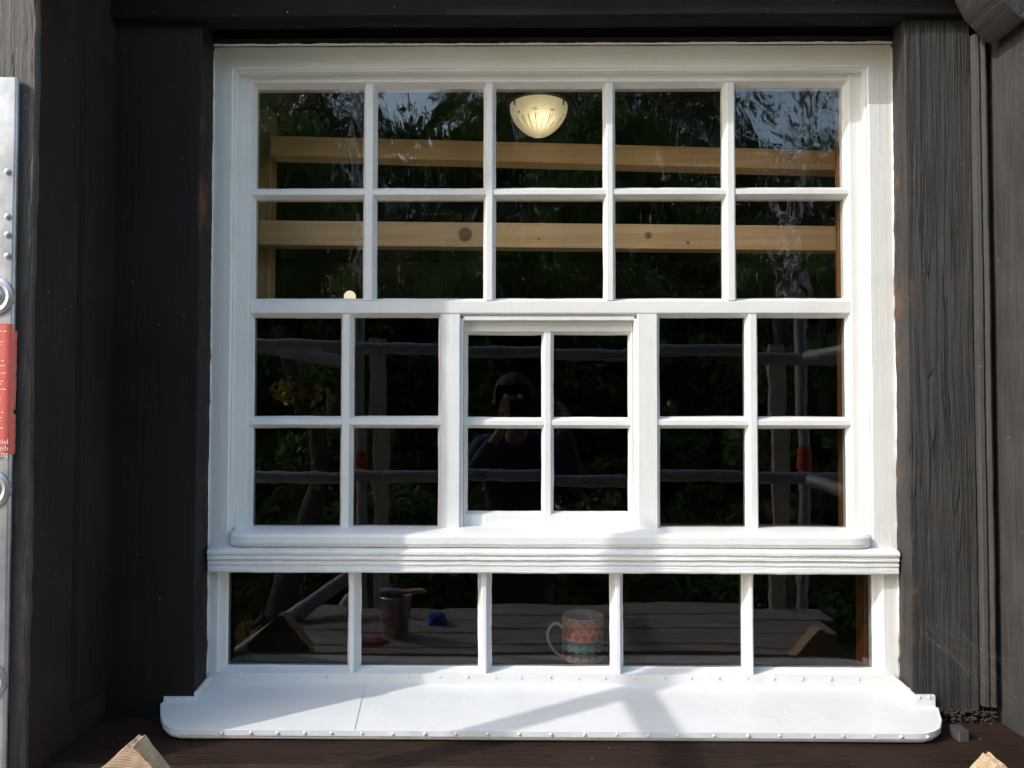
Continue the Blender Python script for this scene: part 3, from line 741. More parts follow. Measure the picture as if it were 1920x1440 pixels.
# tubes mirrored in the panes
stube('upper guard rail in front of the photographer', mir(440, 655, 3.12), mir(1590, 668, 3.12))
stube('lower guard rail in front of the photographer', mir(440, 893, 3.07), mir(1590, 903, 3.07))
stube('vertical scaffold standard right of the photographer', mir(1494, 520, 3.2)+Vector((0, 0, .9)), Vector((mir(1494, 520, 3.2).x, mir(1494, 520, 3.2).y, -4.1)))
stube('vertical scaffold standard left of the photographer', mir(683, 520, 3.3)+Vector((0, 0, .9)), Vector((mir(683, 520, 3.3).x, mir(683, 520, 3.3).y, -4.1)))
stube('short upper scaffold tube going out to the right', mir(1508, 664, 3.0), mir(1660, 640, 2.7), .027)
stube('short lower scaffold tube sloping to the right', mir(1508, 905, 3.0), mir(1660, 952, 2.7), .027)
stube('slanting brace tube beside the plank table', mir(395, 1262, 2.15), mir(690, 1052, 2.5))
stube('lower slanting tube beside the plank table', mir(560, 1262, 2.25), mir(655, 1120, 2.6), .021)
ORG = mat_plain('orange_paint', (.40, .055, .015), .5, 0, 40, .0006, .4)
for px, py, dv, lb in ((1494, 866, 3.15, 'orange collar on the right scaffold standard'), (683, 872, 3.25, 'orange collar on the left scaffold standard')):
    c = mir(px, py, dv); bm = bmesh.new()
    lathe(bm, [(.0245, -.050), (.027, -.048), (.029, -.02), (.0265, 0), (.029, .018), (.026, .046), (.0245, .050)], (mir(px, 520, 3.2 if px > 1000 else 3.3).x, mir(px, 520, 3.2 if px > 1000 else 3.3).y, c.z), 24)
    tag(fin(bm, 'coupler', ORG, None, 40), lb, 'coupler')
for px, dv, lb in ((1450, 4.1, 'weathered upright board behind the right end of the guard rails'), (720, 4.1, 'weathered upright board behind the left end of the guard rails')):
    p = mir(px, 760, dv); bm = bmesh.new(); box(bm, p.x-.04, p.x+.04, p.y-.02, p.y+.02, -1.62, p.z+.34, .003, 'z', .05, .002, 7)
    tag(fin(bm, 'guard_board', PLANK2, None, 35), lb, 'board')
p0, p1 = mir(440, 648, 3.5), mir(650, 690, 4.0)
bm = bmesh.new(); tube(bm, [p0, p1], .035, 8); tag(fin(bm, 'brace_board', METAL, None), 'sloping brace at the left end of the guard rail', 'brace')
# platform deck and plank table
for i in range(7):
    y0 = -.50-i*.29; bm = bmesh.new(); box(bm, -2.3, 2.3, y0-.28, y0, -1.64, -1.60, .004, 'x', .08, .003, 200+i)
    tag(fin(bm, 'platform_plank', PLANK, None, 35), ['first', 'second', 'third', 'fourth', 'fifth', 'sixth', 'seventh'][i]+' platform plank counted out from the house wall', 'plank', 'planks of the scaffold platform')
TZ = -.645
for i in range(4):
    y0 = -.372-i*.138; bm = bmesh.new(); box(bm, -.66, .80+.05*i, y0-.132, y0, TZ-.035, TZ, .004, 'x', .03, .0022, 210+i)
    tag(fin(bm, 'table_plank', PLANK2, None, 35), ['plank nearest the window of the work table mirrored in the low panes', 'middle plank of the work table mirrored in the low panes', 'third plank out from the window on the work table', 'outermost plank of the work table mirrored in the low panes'][i], 'plank', 'planks of the work table')
for k in (-1, 1):
    x = .06+.62*k; bm = bmesh.new()
    box(bm, x-.03, x+.03, -.92, -.37, TZ-.095, TZ-.037, .003)
    for yy in (-.88, -.42): tube(bm, [(x, yy, TZ-.09), (x, yy-.0, -1.598)], .022, 10)
    tag(fin(bm, 'trestle', METAL, None, 40), 'metal trestle carrying the %s end of the plank table' % ('left' if k < 0 else 'right'), 'trestle', 'trestles under the work table')
# paint pot with brushes, glove, rag
pb = mir(745, 1180, 2.21); bx0, by0 = pb.x, pb.y
pot = empty('paint_pot'); tag(pot, 'small dented paint pot with brushes across it, mirrored in the second low pane', 'paint pot')
POT = mat_plain('pot_steel', (.42, .40, .40), .35, .8, 30, .001, .3)
bm = bmesh.new(); lathe(bm, [(.001, .001), (.033, .0), (.035, .003), (.045, .108), (.0475, .111), (.045, .113), (.0425, .109), (.034, .006), (.001, .004)], (bx0, by0, TZ), 32)
fin(bm, 'pot_body', POT, pot, 40)
bm = bmesh.new(); tube(bm, [(bx0+.046*math.cos(a), by0-.01, TZ+.095-.06*math.sin(a)) for a in [math.pi*i/12 for i in range(13)]], .0012, 6); fin(bm, 'wire_handle', POT, pot, 40)
for i, (dy, rz) in enumerate(((-.012, .12), (.012, -.10))):
    b0 = Vector((bx0-.045, by0+dy, TZ+.121)); b1 = Vector((bx0+.085, by0+dy+math.sin(rz)*.1, TZ+.125-.002*i)); r_ = empty('paint_brush')
    tag(r_, ['paint brush with a tan wooden handle lying across the pot, farther one', 'paint brush with a tan wooden handle lying across the pot, nearer one'][i], 'paint brush', 'brushes on the paint pot')
    d = b1-b0
    bm = bmesh.new(); tube(bm, [b0+d*.42, b0+d*.5, b0+d*.7, b0+d*.9, b1], [.006, .004, .006, .0075, .003], 10); fin(bm, 'handle', PINE, r_, 40)
    bm = bmesh.new(); tube(bm, [b0+d*.25, b0+d*.43], [.010, .0075], 10); fin(bm, 'ferrule', ALU, r_, 40)
    bm = bmesh.new(); tube(bm, [b0, b0+d*.1, b0+d*.26], [.009, .012, .010], 10); fin(bm, 'bristles', mat_plain('bristle', (.35, .34, .33), .8, 0, 300, .003), r_, 40)
gp = mir(822, 1160, 2.33); bm = bmesh.new()
bmesh.ops.create_icosphere(bm, subdivisions=4, radius=1)
for v in bm.verts:
    f = 1+.38*nz(v.co, 1.7, 3)+.22*nz(v.co, 4, 7)
    v.co = Vector((v.co.x*.034*f, v.co.y*.026*f, max(-.2, v.co.z)*.030*f))+Vector((gp.x, gp.y, TZ+.006))
tag(fin(bm, 'crumpled_cloth', mat_plain('blue_cloth', (.03, .13, .55), .7, 0, 120, .002, .2), None, 70), 'crumpled bright blue cloth on the plank table', 'cloth')
gp = mir(700, 1190, 2.16); bm = bmesh.new()
bmesh.ops.create_icosphere(bm, subdivisions=4, radius=1)
for v in bm.verts:
    f = 1+.35*nz(v.co, 1.5, 13)+.2*nz(v.co, 4, 17)
    v.co = Vector((v.co.x*.045*f, v.co.y*.03*f, max(-.15, v.co.z)*.012*f))+Vector((gp.x, gp.y+.03, TZ+.003))
tag(fin(bm, 'rag', mat_plain('red_cloth', (.35, .05, .05), .8, 0, 120, .002, .2), None, 70), 'flat faded red rag on the plank table left of the pot', 'rag')

# ================================================================ INSIDE THE ROOM
bm = bmesh.new(); box(bm, -2.6, 2.6, .12, 5.2, -1.5, -1.45, .002); tag(fin(bm, 'room_floor', mat_timber('dark_floor', 'x', (.02, .013, .009), (.045, .03, .02), .0008, .8, 3, cracks=False)), kind='structure')
CZL = 1.475
bm = bmesh.new(); box(bm, -2.6, 2.6, .12, 5.2, CZL, CZL+.05, .002); tag(fin(bm, 'room_ceiling', DARKWALL), kind='structure')
bm = bmesh.new(); box(bm, -2.6, 2.6, 5.2, 5.25, -1.5, CZL+.05, .002); box(bm, -2.65, -2.6, .12, 5.25, -1.5, CZL+.05, .002); box(bm, 2.6, 2.65, .12, 5.25, -1.5, CZL+.05, .002)
zin = UZ(1249, GYB+.02)-.004
box(bm, -2.6, 2.6, .112, .15, -1.5, zin-.032, .002); box(bm, -2.6, xl0-.02, .112, .15, zin-.03, CZL, .002); box(bm, xr1+.02, 2.6, .112, .15, zin-.03, CZL, .002); box(bm, xl0-.02, xr1+.02, .112, .15, zt1+.02, CZL, .002)
tag(fin(bm, 'room_wall', DARKWALL), kind='structure')
lin = empty('window_lining'); tag(lin, 'red-brown wooden lining boards round the inside of the window', 'lining')
bm = bmesh.new(); box(bm, xb-.0005, xb+.03, .0600, .075, zc[0], zt0, .001); box(bm, BX[4][1]-.002, BX[4][1]+.03, .056, .098, zin-.005, zc[5], .001); fin(bm, 'lining_board', BROWN, lin)
bm = bmesh.new(); box(bm, m1+.0, xb-.002, .0745, .14, zc[4], UZ(989.5, .0745), .002); fin(bm, 'lining_board', BROWN, lin)
bm = bmesh.new(); box(bm, xl0, xr1, GYB+.022, .30, zin-.03, zin, .003, 'x', .05, .001, 3)
isill = tag(fin(bm, 'inner_sill', mat_timber('dark_sill_board', 'x', (.045, .030, .020), (.10, .065, .042), .0010, .75, 31, cracks=True)), 'dark wooden inner sill board behind the low panes', 'sill board')
# pine battens
def batten(label, L, Rr_, hh, th, yL, yR, mat=PINE):
    """L, Rr_: top-left and top-right pixel; hh height in metres"""
    a = Vector((*U(*L, yL), 0)); b = Vector((*U(*Rr_, yR), 0)); bm = bmesh.new(); n = 40
    rings = []
    for i in range(n+1):
        t = i/n; x = a.x+(b.x-a.x)*t; z = a.y+(b.y-a.y)*t; y = yL+(yR-yL)*t
        rings.append([bm.verts.new(p) for p in ((x, y, z-.001), (x, y+.001, z), (x, y+th, z), (x, y+th, z-hh), (x, y+.001, z-hh), (x, y, z-hh+.001))])
    for r0, r1 in zip(rings[:-1], rings[1:]):
        for k in range(6): bm.faces.new((r0[k], r0[(k+1) % 6], r1[(k+1) % 6], r1[k]))
    bm.faces.new(rings[0]); bm.faces.new(rings[-1][::-1])
    return tag(fin(bm, 'pine_batten', mat), label, 'batten', 'pine battens behind the upper panes')
batten('pine batten crossing behind the top row of panes', (508, 254), (1600, 283), .045, .050, .215, .225)
b2 = batten('knotty pine batten crossing behind the second row of panes', (486, 413), (1600, 424), .056, .042, .215, .225)
def knot(px, py, r, y):
    x, z = U(px, py, y); bm = bmesh.new(); lathe(bm, [(r, .0002), (r, -.0004), (r*.86, -.0007), (.0003, -.0009)], (x, y, z), 24, 'y', False, True); return fin(bm, 'knot', KN, b2, 60)
KN = NT('knot_wood'); _v = KN.noise((160, 160, 160), detail=4, dist=2); KN = KN.pbsdf(KN.ramp(_v, [(.3, (.22, .09, .04)), (.7, (.45, .23, .11))]), .5)
knot(872, 439, .0150, .2165); knot(1215, 441, .0070, .220); knot(1290, 385+70, .0035, .221); knot(1010, 448, .0030, .218)
x0, z0 = U(486, 206, .262); x1, _ = U(508, 206, .262)
bm = bmesh.new(); box(bm, x0-.02, x1, .266, .31, UZ(560, .26), UZ(203, .26), .003, 'z', .05, .001, 5); tag(fin(bm, 'pine_upright', PINE_V, None), 'pine upright at the left end of the battens behind the glass', 'batten')
pts = [U(*p, .30) for p in ((470, 150), (580, 150), (575, 172), (560, 183), (530, 188), (505, 200), (503, 215), (511, 228), (510, 250), (486, 262), (470, 262))]
bm = bmesh.new(); ext(bm, pts, 'y', .315, .36, .02, 0); tag(fin(bm, 'arched_brace', PINE_DK, None), 'dark arched wooden brace in the top left pane', 'brace')
a = U(470, 492, 3.6); b_ = U(1600, 556, 3.6)
bm = bmesh.new(); box(bm, a[0], b_[0], 3.6, 3.7, b_[1], a[1], .003, 'x', .1, .002, 9); tag(fin(bm, 'back_beam', PINE_DK, None), 'dim brown beam deep in the room low in the second row of panes', 'beam')
# lamp
lmp = empty('ceiling_lamp'); tag(lmp, 'glowing frosted glass ceiling lamp bowl with etched stars behind the top middle pane', 'ceiling lamp')
LY = 2.17; lx, lz = U(1010, 205, LY)
RB = .1395
def shade_mesh(cx_, cy0, cz0, Rb, H, name):
    prof = [(1.0, 0.02), (1.0, 0.10), (.985, .20), (.94, .33), (.86, .47), (.75, .61), (.60, .75), (.44, .86), (.27, .94), (.12, .985), (.02, 1.0)]
    pr2 = []
    for (a0, h0), (a1, h1) in zip(prof[:-1], prof[1:]):
        for k in range(6): pr2.append((a0+(a1-a0)*k/6, h0+(h1-h0)*k/6))
    pr2.append(prof[-1]); n = 220
    verts = []; cols = []; faces = []
    for r, hh in pr2:
        for k in range(n):
            a = 2*math.pi*k/n; verts.append((cx_+Rb*r*math.cos(a), cy0+Rb*r*math.sin(a), cz0-H*hh))
            c = (.80, .76, .62)
            seg = (a/(2*math.pi)*9) % 1.0; ia = int(a/(2*math.pi)*9)
            if .50 < hh < .99:
                ray = (a/(2*math.pi)*60) % 1.0; ln = .55+.22*math.sin(ia*2.1+int(a/(2*math.pi)*60)*1.7)
                if hh > ln and abs(ray-.5) < .22: c = (.25, .20, .09)
            du = (seg-.5)*2*math.pi/9*r*Rb; dv_ = (hh-.40)*H
            if hh < .55:
                rad = math.hypot(du, dv_); an = math.atan2(dv_, du)
                if rad < .0035 or (rad < .012 and abs(math.sin(an*3)) < .35*(1.25-rad/.012)): c = (.18, .15, .08)
            cols.append((*c, 1))
    m = len(pr2)
    for i in range(m-1):
        for k in range(n): faces.append((i*n+k, i*n+(k+1) % n, (i+1)*n+(k+1) % n, (i+1)*n+k))
    me = bpy.data.meshes.new(name); me.from_pydata(verts, [], faces)
    at = me.color_attributes.new('pattern', 'FLOAT_COLOR', 'POINT'); at.data.foreach_set('color', np.array(cols, dtype=np.float32).ravel())
    me.polygons.foreach_set('use_smooth', [True]*len(faces)); return me
SHADE = mat_attr('frosted_glass_shade', 'pattern', .35, .05, .75)
o = link('lamp_shade', shade_mesh(lx, LY, lz+.018, RB, .155, 'lamp_shade'), SHADE, lmp)
bm = bmesh.new(); lathe(bm, [(.155, 0), (.155, .012), (.02, .014)], (lx, LY, lz+.020), 40); lathe(bm, [(.06, .012), (.06, CZL-lz-.022)], (lx, LY, lz+.020), 30)
fin(bm, 'base_plate', mat_plain('dark_metal', (.03, .028, .025), .4, .6), lmp, 40)
for a in (215, 325, 90):
    bm = bmesh.new(); px_, py_ = lx+(RB+.002)*math.cos(R(a)), LY+(RB+.002)*math.sin(R(a))
    box(bm, px_-.004, px_+.004, py_-.003, py_+.003, lz-.010, lz+.022, .001); fin(bm, 'clip', mat_plain('brass', (.5, .38, .16), .3, .9), lmp)
BULB = NT('lit_bulb'); em = BULB.n('ShaderNodeEmission'); em.inputs[0].default_value = (1, .86, .58, 1); em.inputs[1].default_value = 9; BULB.l(em.outputs[0], BULB.out.inputs[0]); BULB = BULB.m
bm = bmesh.new(); bmesh.ops.create_uvsphere(bm, u_segments=20, v_segments=12, radius=.020, matrix=Matrix.Translation((lx+.006, LY-.055, lz-.055))); fin(bm, 'bulb', BULB, lmp, 60)
# small lamp farther back
l2 = empty('wall_lamp'); tag(l2, 'small pale lamp shade half hidden far back behind the second row of panes, left', 'lamp')
x, z = U(656, 556, 3.2); bm = bmesh.new(); bmesh.ops.create_uvsphere(bm, u_segments=28, v_segments=16, radius=.036, matrix=Matrix.Translation((x, 3.2, z)))
S2 = NT('small_lamp_glass'); c_ = S2.pbsdf((.75, .70, .58), .4); _p = [n_ for n_ in S2.t.nodes if n_.type == 'BSDF_PRINCIPLED'][0]; _p.inputs['Emission Color'].default_value = (1, .85, .6, 1); _p.inputs['Emission Strength'].default_value = .38
fin(bm, 'globe', c_, l2, 60)
bm = bmesh.new(); tube(bm, [(x, 3.23, z), (x, 3.30, z-.05), (x, 3.38, z-.25), (x, 5.2, z-.3)], .012, 10); fin(bm, 'arm', mat_plain('dark_bronze', (.02, .018, .015), .5, .5), l2)
xx, _ = U(667, 556, 2.6)
bm = bmesh.new(); box(bm, xx, xx+.12, 2.6, 2.72, -1.45, CZL, .004, 'z', .2, .002, 4); tag(fin(bm, 'room_post', DARKWALL), 'dark post inside the room hiding part of the small lamp', 'post')
# mug
mg = empty('mug'); tag(mg, 'mug patterned with orange, red and teal circles standing on the inner sill', 'mug')
MY = .112; mx_, mz_ = U(1093.5, 1238, MY-.04); MZ0 = zin+.0005; MR = .0438; MH = .0895
mx_ = UX(1093.5, 1190, MY)
def mugcol(u, v):
    """u along the wall in metres, v height as a fraction; rows of overlapping circles"""
    s = 2*math.pi*MR/16; rad = .0083
    def row(vc, off):
        k = u/s+off; d = (k-round(k))*s; return math.hypot(d, (v-vc)*MH), int(round(k))
    if v > .975: return (.78, .78, .76)
    dA, kA = row(.885, 0); dB, kB = row(.745, .5); dC, kC = row(.610, 0); dT, kT = row(.335, 0); dO, kO = row(.065, 0)
    ln = (.50, .44, .28)
    if v < .185:
        if dO < rad: return (.62, .40, .26) if dO > rad*.62 else ((.78, .25, .12) if kO % 2 else (.70, .34, .22))
        return (.03, .035, .05)
    if dT < rad: return (.25, .34, .36) if dT > rad*.62 else (.16, .36, .38)
    if v < .50 and dC >= rad: return (.04, .22, .19) if .40 < v else ((.03, .035, .05) if v < .27 else (.10, .15, .17))
    if abs(dA-rad) < .0006 or abs(dB-rad) < .0006 or abs(dC-rad) < .0006: return ln
    if dA < rad and dB >= rad:
        return (.80, .45, .20) if dA > rad*.58 else ((.88, .40, .02) if kA % 4 else (.85, .16, .10))
    if dA < rad: return (.82, .30, .20)
    if dB < rad and dC < rad: return (.72, .42, .24)
    if dB < rad: return (.85, .14, .07) if kB % 2 else (.80, .13, .17)
    if dC < rad: return (.72, .03, .05) if kC % 2 else (.70, .06, .12)
    if v > .80: return (.03, .03, .035)
    return (.80, .26, .18)
n, m = 260, 120; verts = []; cols = []; faces = []
prof = [(MR*.93, 0)]+[(MR*(.955 if i == 0 else 1.0), MH*i/m) for i in range(m+1)]+[(MR-.0012, MH+.0009), (MR-.0026, MH), (MR-.003, MH*.5), (MR-.004, .006), (.001, .004)]
for i, (r, hh) in enumerate(prof):
    for k in range(n):
        a = 2*math.pi*k/n; verts.append((mx_+r*math.cos(a), MY+r*math.sin(a), MZ0+hh))
        c = mugcol(a*MR, hh/MH) if 1 <= i <= m+1 else (.78, .78, .76)
        da = abs(((a-math.pi*1.0)+math.pi) % (2*math.pi)-math.pi)
        if da < .30: c = (.78, .78, .76)
        cols.append((*[q*.62+.045 for q in c], 1))
for i in range(len(prof)-1):
    for k in range(n): faces.append((i*n+k, i*n+(k+1) % n, (i+1)*n+(k+1) % n, (i+1)*n+k))
me = bpy.data.meshes.new('mug_body'); me.from_pydata(verts, [], faces)
at = me.color_attributes.new('pattern', 'FLOAT_COLOR', 'POINT'); at.data.foreach_set('color', np.array(cols, dtype=np.float32).ravel())
me.polygons.foreach_set('use_smooth', [True]*len(faces)); link('mug_body', me, mat_attr('glazed_pattern', 'pattern', .18), mg)
hp = []
ctl = [(-MR+.001, .064), (-MR-.008, .073), (-MR-.020, .072), (-MR-.029, .060), (-MR-.031, .045), (-MR-.025, .028), (-MR-.013, .013), (-MR+.001, .004)]
for i in range(len(ctl)-1):
    p0 = ctl[max(0, i-1)]; p1 = ctl[i]; p2 = ctl[i+1]; p3 = ctl[min(len(ctl)-1, i+2)]
    for k in range(5):
        t = k/5; f = lambda a, b, c, d: .5*((2*b)+(-a+c)*t+(2*a-5*b+4*c-d)*t*t+(-a+3*b-3*c+d)*t**3)
        hp.append((mx_+f(p0[0], p1[0], p2[0], p3[0]), MY-.006, MZ0+f(p0[1], p1[1], p2[1], p3[1])))
hp.append((mx_+ctl[-1][0], MY-.006, MZ0+ctl[-1][1]))
bm = bmesh.new(); tube(bm, hp, .0034, 12)
for v in bm.verts: v.co.y = MY-.006+(v.co.y-MY+.006)*1.6
fin(bm, 'handle', mat_plain('white_china', (.53, .53, .52), .2, 0, 20, 0, .01), mg, 60)

# ================================================================ PHOTOGRAPHER (mirrored in the casement)
SKIN = mat_plain('skin', (.20, .11, .08), .5, 0, 80, .0004, .08)  # skin, hair and clothes darkened so the mirrored figure stays dim
JACK = mat_plain('blue_jacket', (.005, .013, .042), .75, 0, 30, .004, .2)
TROU = mat_plain('dark_trousers', (.015, .015, .018), .8, 0, 30, .003, .2)
HAIR = mat_plain('brown_hair', (.018, .013, .010), .8, 0, 150, .004, .4)
def skin(name, V, E, Rd, mat, parent=None, root=0, sub=2):
    me = bpy.data.meshes.new(name); me.from_pydata([Vector(v) for v in V], E, []); o = bpy.data.objects.new(name, me); C.objects.link(o)
    md = o.modifiers.new('s', 'SKIN'); md.use_smooth_shade = True
    for i, r in enumerate(Rd): me.skin_vertices[0].data[i].radius = (r, r) if not isinstance(r, tuple) else r
    me.skin_vertices[0].data[root].use_root = True
    ms = o.modifiers.new('u', 'SUBSURF'); ms.levels = sub; ms.render_levels = sub
    dg = bpy.context.evaluated_depsgraph_get(); m2 = bpy.data.meshes.new_from_object(o.evaluated_get(dg)); m2.name = name
    bpy.data.objects.remove(o); m2.materials.clear(); m2.materials.append(mat)
    m2.polygons.foreach_set('use_smooth', [True]*len(m2.polygons))
    return link(name, m2, None, parent)
BY = -1.86; HX = -.02; HZ_ = .03
J = {'pel': (HX, BY-.02, -.72), 'sp': (HX, BY-.02, -.5), 'ch': (HX, BY-.01, -.30), 'nk': (HX, BY, -.15), 'nk2': (HX, BY+.02, -.09),
     'hd': (HX, BY+.035, -.02), 'hd2': (HX, BY+.03, .06), 'shl': (HX-.17, BY, -.21), 'shr': (HX+.17, BY, -.21),
     'ell': (HX-.25, BY+.10, -.40), 'elr': (HX+.29, BY+.10, -.36), 'wrl': (-.085, -1.60, -.125), 'wrr': (.185, -1.605, -.045),
     'hpl': (HX-.09, BY-.02, -.80), 'hpr': (HX+.09, BY-.02, -.80), 'knl': (HX-.11, BY+.02, -1.18), 'knr': (HX+.11, BY, -1.18), 'anl': (HX-.12, BY-.03, -1.53), 'anr': (HX+.12, BY-.04, -1.53),
     'tol': (HX-.14, BY+.11, -1.575), 'tor': (HX+.14, BY+.10, -1.575), 'pml': (-.052, -1.565, -.082), 'pmr': (.150, -1.568, -.022)}
ks = list(J); ix = {k: i for i, k in enumerate(ks)}
rad = {'pel': .13, 'sp': .125, 'ch': .14, 'nk': .055, 'nk2': .052, 'hd': .072, 'hd2': .085, 'shl': .06, 'shr': .06, 'ell': .04, 'elr': .04, 'wrl': .026, 'wrr': .026, 'hpl': .085, 'hpr': .085, 'knl': .055, 'knr': .055, 'anl': .037, 'anr': .037, 'tol': .03, 'tor': .03, 'pml': .026, 'pmr': .026}
Eg = [('pel', 'sp'), ('sp', 'ch'), ('ch', 'nk'), ('nk', 'nk2'), ('nk2', 'hd'), ('hd', 'hd2'), ('ch', 'shl'), ('ch', 'shr'), ('shl', 'ell'), ('shr', 'elr'), ('ell', 'wrl'), ('elr', 'wrr'), ('wrl', 'pml'), ('wrr', 'pmr'), ('pel', 'hpl'), ('pel', 'hpr'), ('hpl', 'knl'), ('hpr', 'knr'), ('knl', 'anl'), ('knr', 'anr'), ('anl', 'tol'), ('anr', 'tor')]
Vv = [J[k] for k in ks]; Ee = [(ix[a], ix[b]) for a, b in Eg]; Rr2 = [rad[k]*.92 for k in ks]
# fingers: four curl behind/under the phone, thumb on the near side
def fingers(pm, tips, thumb):
    for t in tips+[thumb]:
        a = Vector(J[pm]); t = [Vector(q) for q in t]
        last = ix[pm]
        for q_ in t:
            Vv.append(tuple(q_)); Rr2.append(.0085 if t is not tips else .008); Ee.append((last, len(Vv)-1)); last = len(Vv)-1
PHY = -1.533
fingers('pml', [[(-.052+.012*i, -1.552, -.064-.002*i), (-.046+.014*i, -1.538, -.050), (-.040+.015*i, -1.522, -.046-.003*i)] for i in range(4)], [(-.070, -1.572, -.060), (-.060, -1.556, -.030)])
fingers('pmr', [[(.146+.006*i, -1.550, -.006-.017*i), (.142+.004*i, -1.534, .004-.017*i), (.132+.002*i, -1.522, .005-.017*i)] for i in range(4)], [(.168, -1.575, -.002), (.145, -1.556, .012)])
per = skin('person', Vv, Ee, Rr2, SKIN, None, ix['pel'], 2)
tag(per, 'person in a blue jacket holding a phone up, mirrored faintly in the casement panes', 'person')
def garment(name, keys, f, mat, root, ex=None):
    kk = keys; ii = {k: i for i, k in enumerate(kk)}
    E2 = [(ii[a], ii[b]) for a, b in Eg if a in ii and b in ii]
    return skin(name, [J[k] for k in kk], E2, [rad[k]*f+.006 for k in kk], mat, per, ii[root], 2)
JW = dict(J)
J['cfl'] = tuple(Vector(J['ell'])*.12+Vector(J['wrl'])*.88); J['cfr'] = tuple(Vector(J['elr'])*.12+Vector(J['wrr'])*.88); rad['cfl'] = rad['cfr'] = .032
Eg += [('ell', 'cfl'), ('elr', 'cfr')]
garment('jacket', ['pel', 'sp', 'ch', 'nk', 'shl', 'shr', 'ell', 'elr', 'cfl', 'cfr'], 1.06, JACK, 'pel')
garment('trousers', ['pel', 'hpl', 'hpr', 'knl', 'knr', 'anl', 'anr'], 1.06, TROU, 'pel')
bm = bmesh.new(); bmesh.ops.create_uvsphere(bm, u_segments=40, v_segments=26, radius=1)
for v in list(bm.verts):
    if v.co.z < -.45 or (v.co.y > .55 and v.co.z < .45): bm.verts.remove(v)
for v in bm.verts:
    f = 1+.05*nz(v.co, 5, 2); v.co = Vector((v.co.x*.088*f, v.co.y*.103*f, v.co.z*.108*f))+Vector((HX, BY+.025, .035))
fin(bm, 'hair', HAIR, per, 60)
bm = bmesh.new()
fy = BY+.035+.075
tube(bm, [(HX, fy-.005, .035), (HX, fy+.010, .012), (HX, fy+.018, .0), (HX, fy+.002, -.006)], [.006, .008, .011, .006], 10)
fin(bm, 'nose', SKIN, per, 60)
for s in (-1, 1):
    bm = bmesh.new(); bmesh.ops.create_uvsphere(bm, u_segments=10, v_segments=8, radius=.018, matrix=Matrix.Translation((HX+s*.083, BY+.03, .015)) @ Matrix.Diagonal((.35, .8, 1.3, 1))); fin(bm, 'ear', SKIN, per, 60)
for s in (-1, 1):
    bm = bmesh.new(); bmesh.ops.create_uvsphere(bm, u_segments=12, v_segments=8, radius=.011, matrix=Matrix.Translation((HX+s*.03, fy-.004, .036))); fin(bm, 'eye', mat_plain('eye_white', (.5, .48, .45), .2), per, 60)
bm = bmesh.new(); bmesh.ops.create_uvsphere(bm, u_segments=12, v_segments=8, radius=.02, matrix=Matrix.Translation((HX, fy-.003, -.032)) @ Matrix.Diagonal((1, .35, .28, 1))); fin(bm, 'mouth', mat_plain('lips', (.38, .12, .10), .4), per, 60)
ph = empty('phone'); tag(ph, 'dark phone held up sideways by the photographer', 'phone')
bm = bmesh.new(); box(bm, -.035, .125, PHY-.004, PHY+.004, -.052, .022, .003); fin(bm, 'phone_body', mat_plain('black_glass', (.01, .01, .012), .15), ph)

# ================================================================ OUTDOORS BEHIND THE CAMERA
def ground_mesh():
    bm = bmesh.new(); n = 60
    vs = [[bm.verts.new(((i/n-.5)*240, -120+(j/n)*240-40, -4.1+.12*nz((i, j, 0), .4))) for j in range(n+1)] for i in range(n+1)]
    for i in range(n):
        for j in range(n): bm.faces.new((vs[i][j], vs[i+1][j], vs[i+1][j+1], vs[i][j+1]))
    return bm
gs = NT('gravel_ground'); gn = gs.noise((1.5, 1.5, 1.5), detail=10, rough=.7)
tag(fin(ground_mesh(), 'ground', gs.pbsdf(gs.ramp(gn, [(.3, (.42, .35, .26)), (.7, (.60, .52, .41))]), .9, nrm=gs.bump(gn, .05)), None, 60), kind='structure')
LEAF = mat_leaf('green_leaves', (.05, .10, .02), (.13, .21, .04))
LEAF2 = mat_leaf('olive_leaves', (.06, .08, .02), (.15, .17, .045))
LEAFY = mat_leaf('yellow_leaves', (.22, .13, .02), (.34, .24, .05))
BARK = mat_timber('bark', 'z', (.02, .016, .012), (.06, .048, .036), .01, .8, 1, cracks=False)
def leaves(name, centres, radii, n, size, mat, parent, flat=.8):
    cs = np.array(centres); rs = np.array(radii); wts = rs**2; wts = wts/wts.sum()
    k = RNG.choice(len(cs), n, p=wts)
    d = RNG.normal(size=(n, 3)); d /= np.linalg.norm(d, axis=1)[:, None]
    r = rs[k][:, None]*(.45+.6*RNG.random((n, 1))**.6)
    c = cs[k]+d*r*np.array([1, 1, flat])
    a = RNG.normal(size=(n, 3)); a[:, 2] -= .4; a /= np.linalg.norm(a, axis=1)[:, None]
    b = np.cross(a, RNG.normal(size=(n, 3))); b /= np.linalg.norm(b, axis=1)[:, None]
    s = size*(.6+.8*RNG.random((n, 1)))
    nn = np.cross(a, b)
    v = np.stack([c-a*s, c+b*s*.42+nn*s*.1, c+a*s, c-b*s*.42+nn*s*.1], 1).reshape(-1, 3)
    me = bpy.data.meshes.new(name); me.vertices.add(4*n); me.vertices.foreach_set('co', v.ravel().astype(np.float32))
    me.loops.add(4*n); me.loops.foreach_set('vertex_index', np.arange(4*n, dtype=np.int32)); me.polygons.add(n)
    me.polygons.foreach_set('loop_start', np.arange(0, 4*n, 4, dtype=np.int32)); me.update(calc_edges=True)
    tone = np.repeat(RNG.random(n), 4); col = np.stack([tone]*3+[np.ones(4*n)], 1).astype(np.float32)
    at = me.color_attributes.new('tone', 'FLOAT_COLOR', 'POINT'); at.data.foreach_set('color', col.ravel())
    return link(name, me, mat, parent)
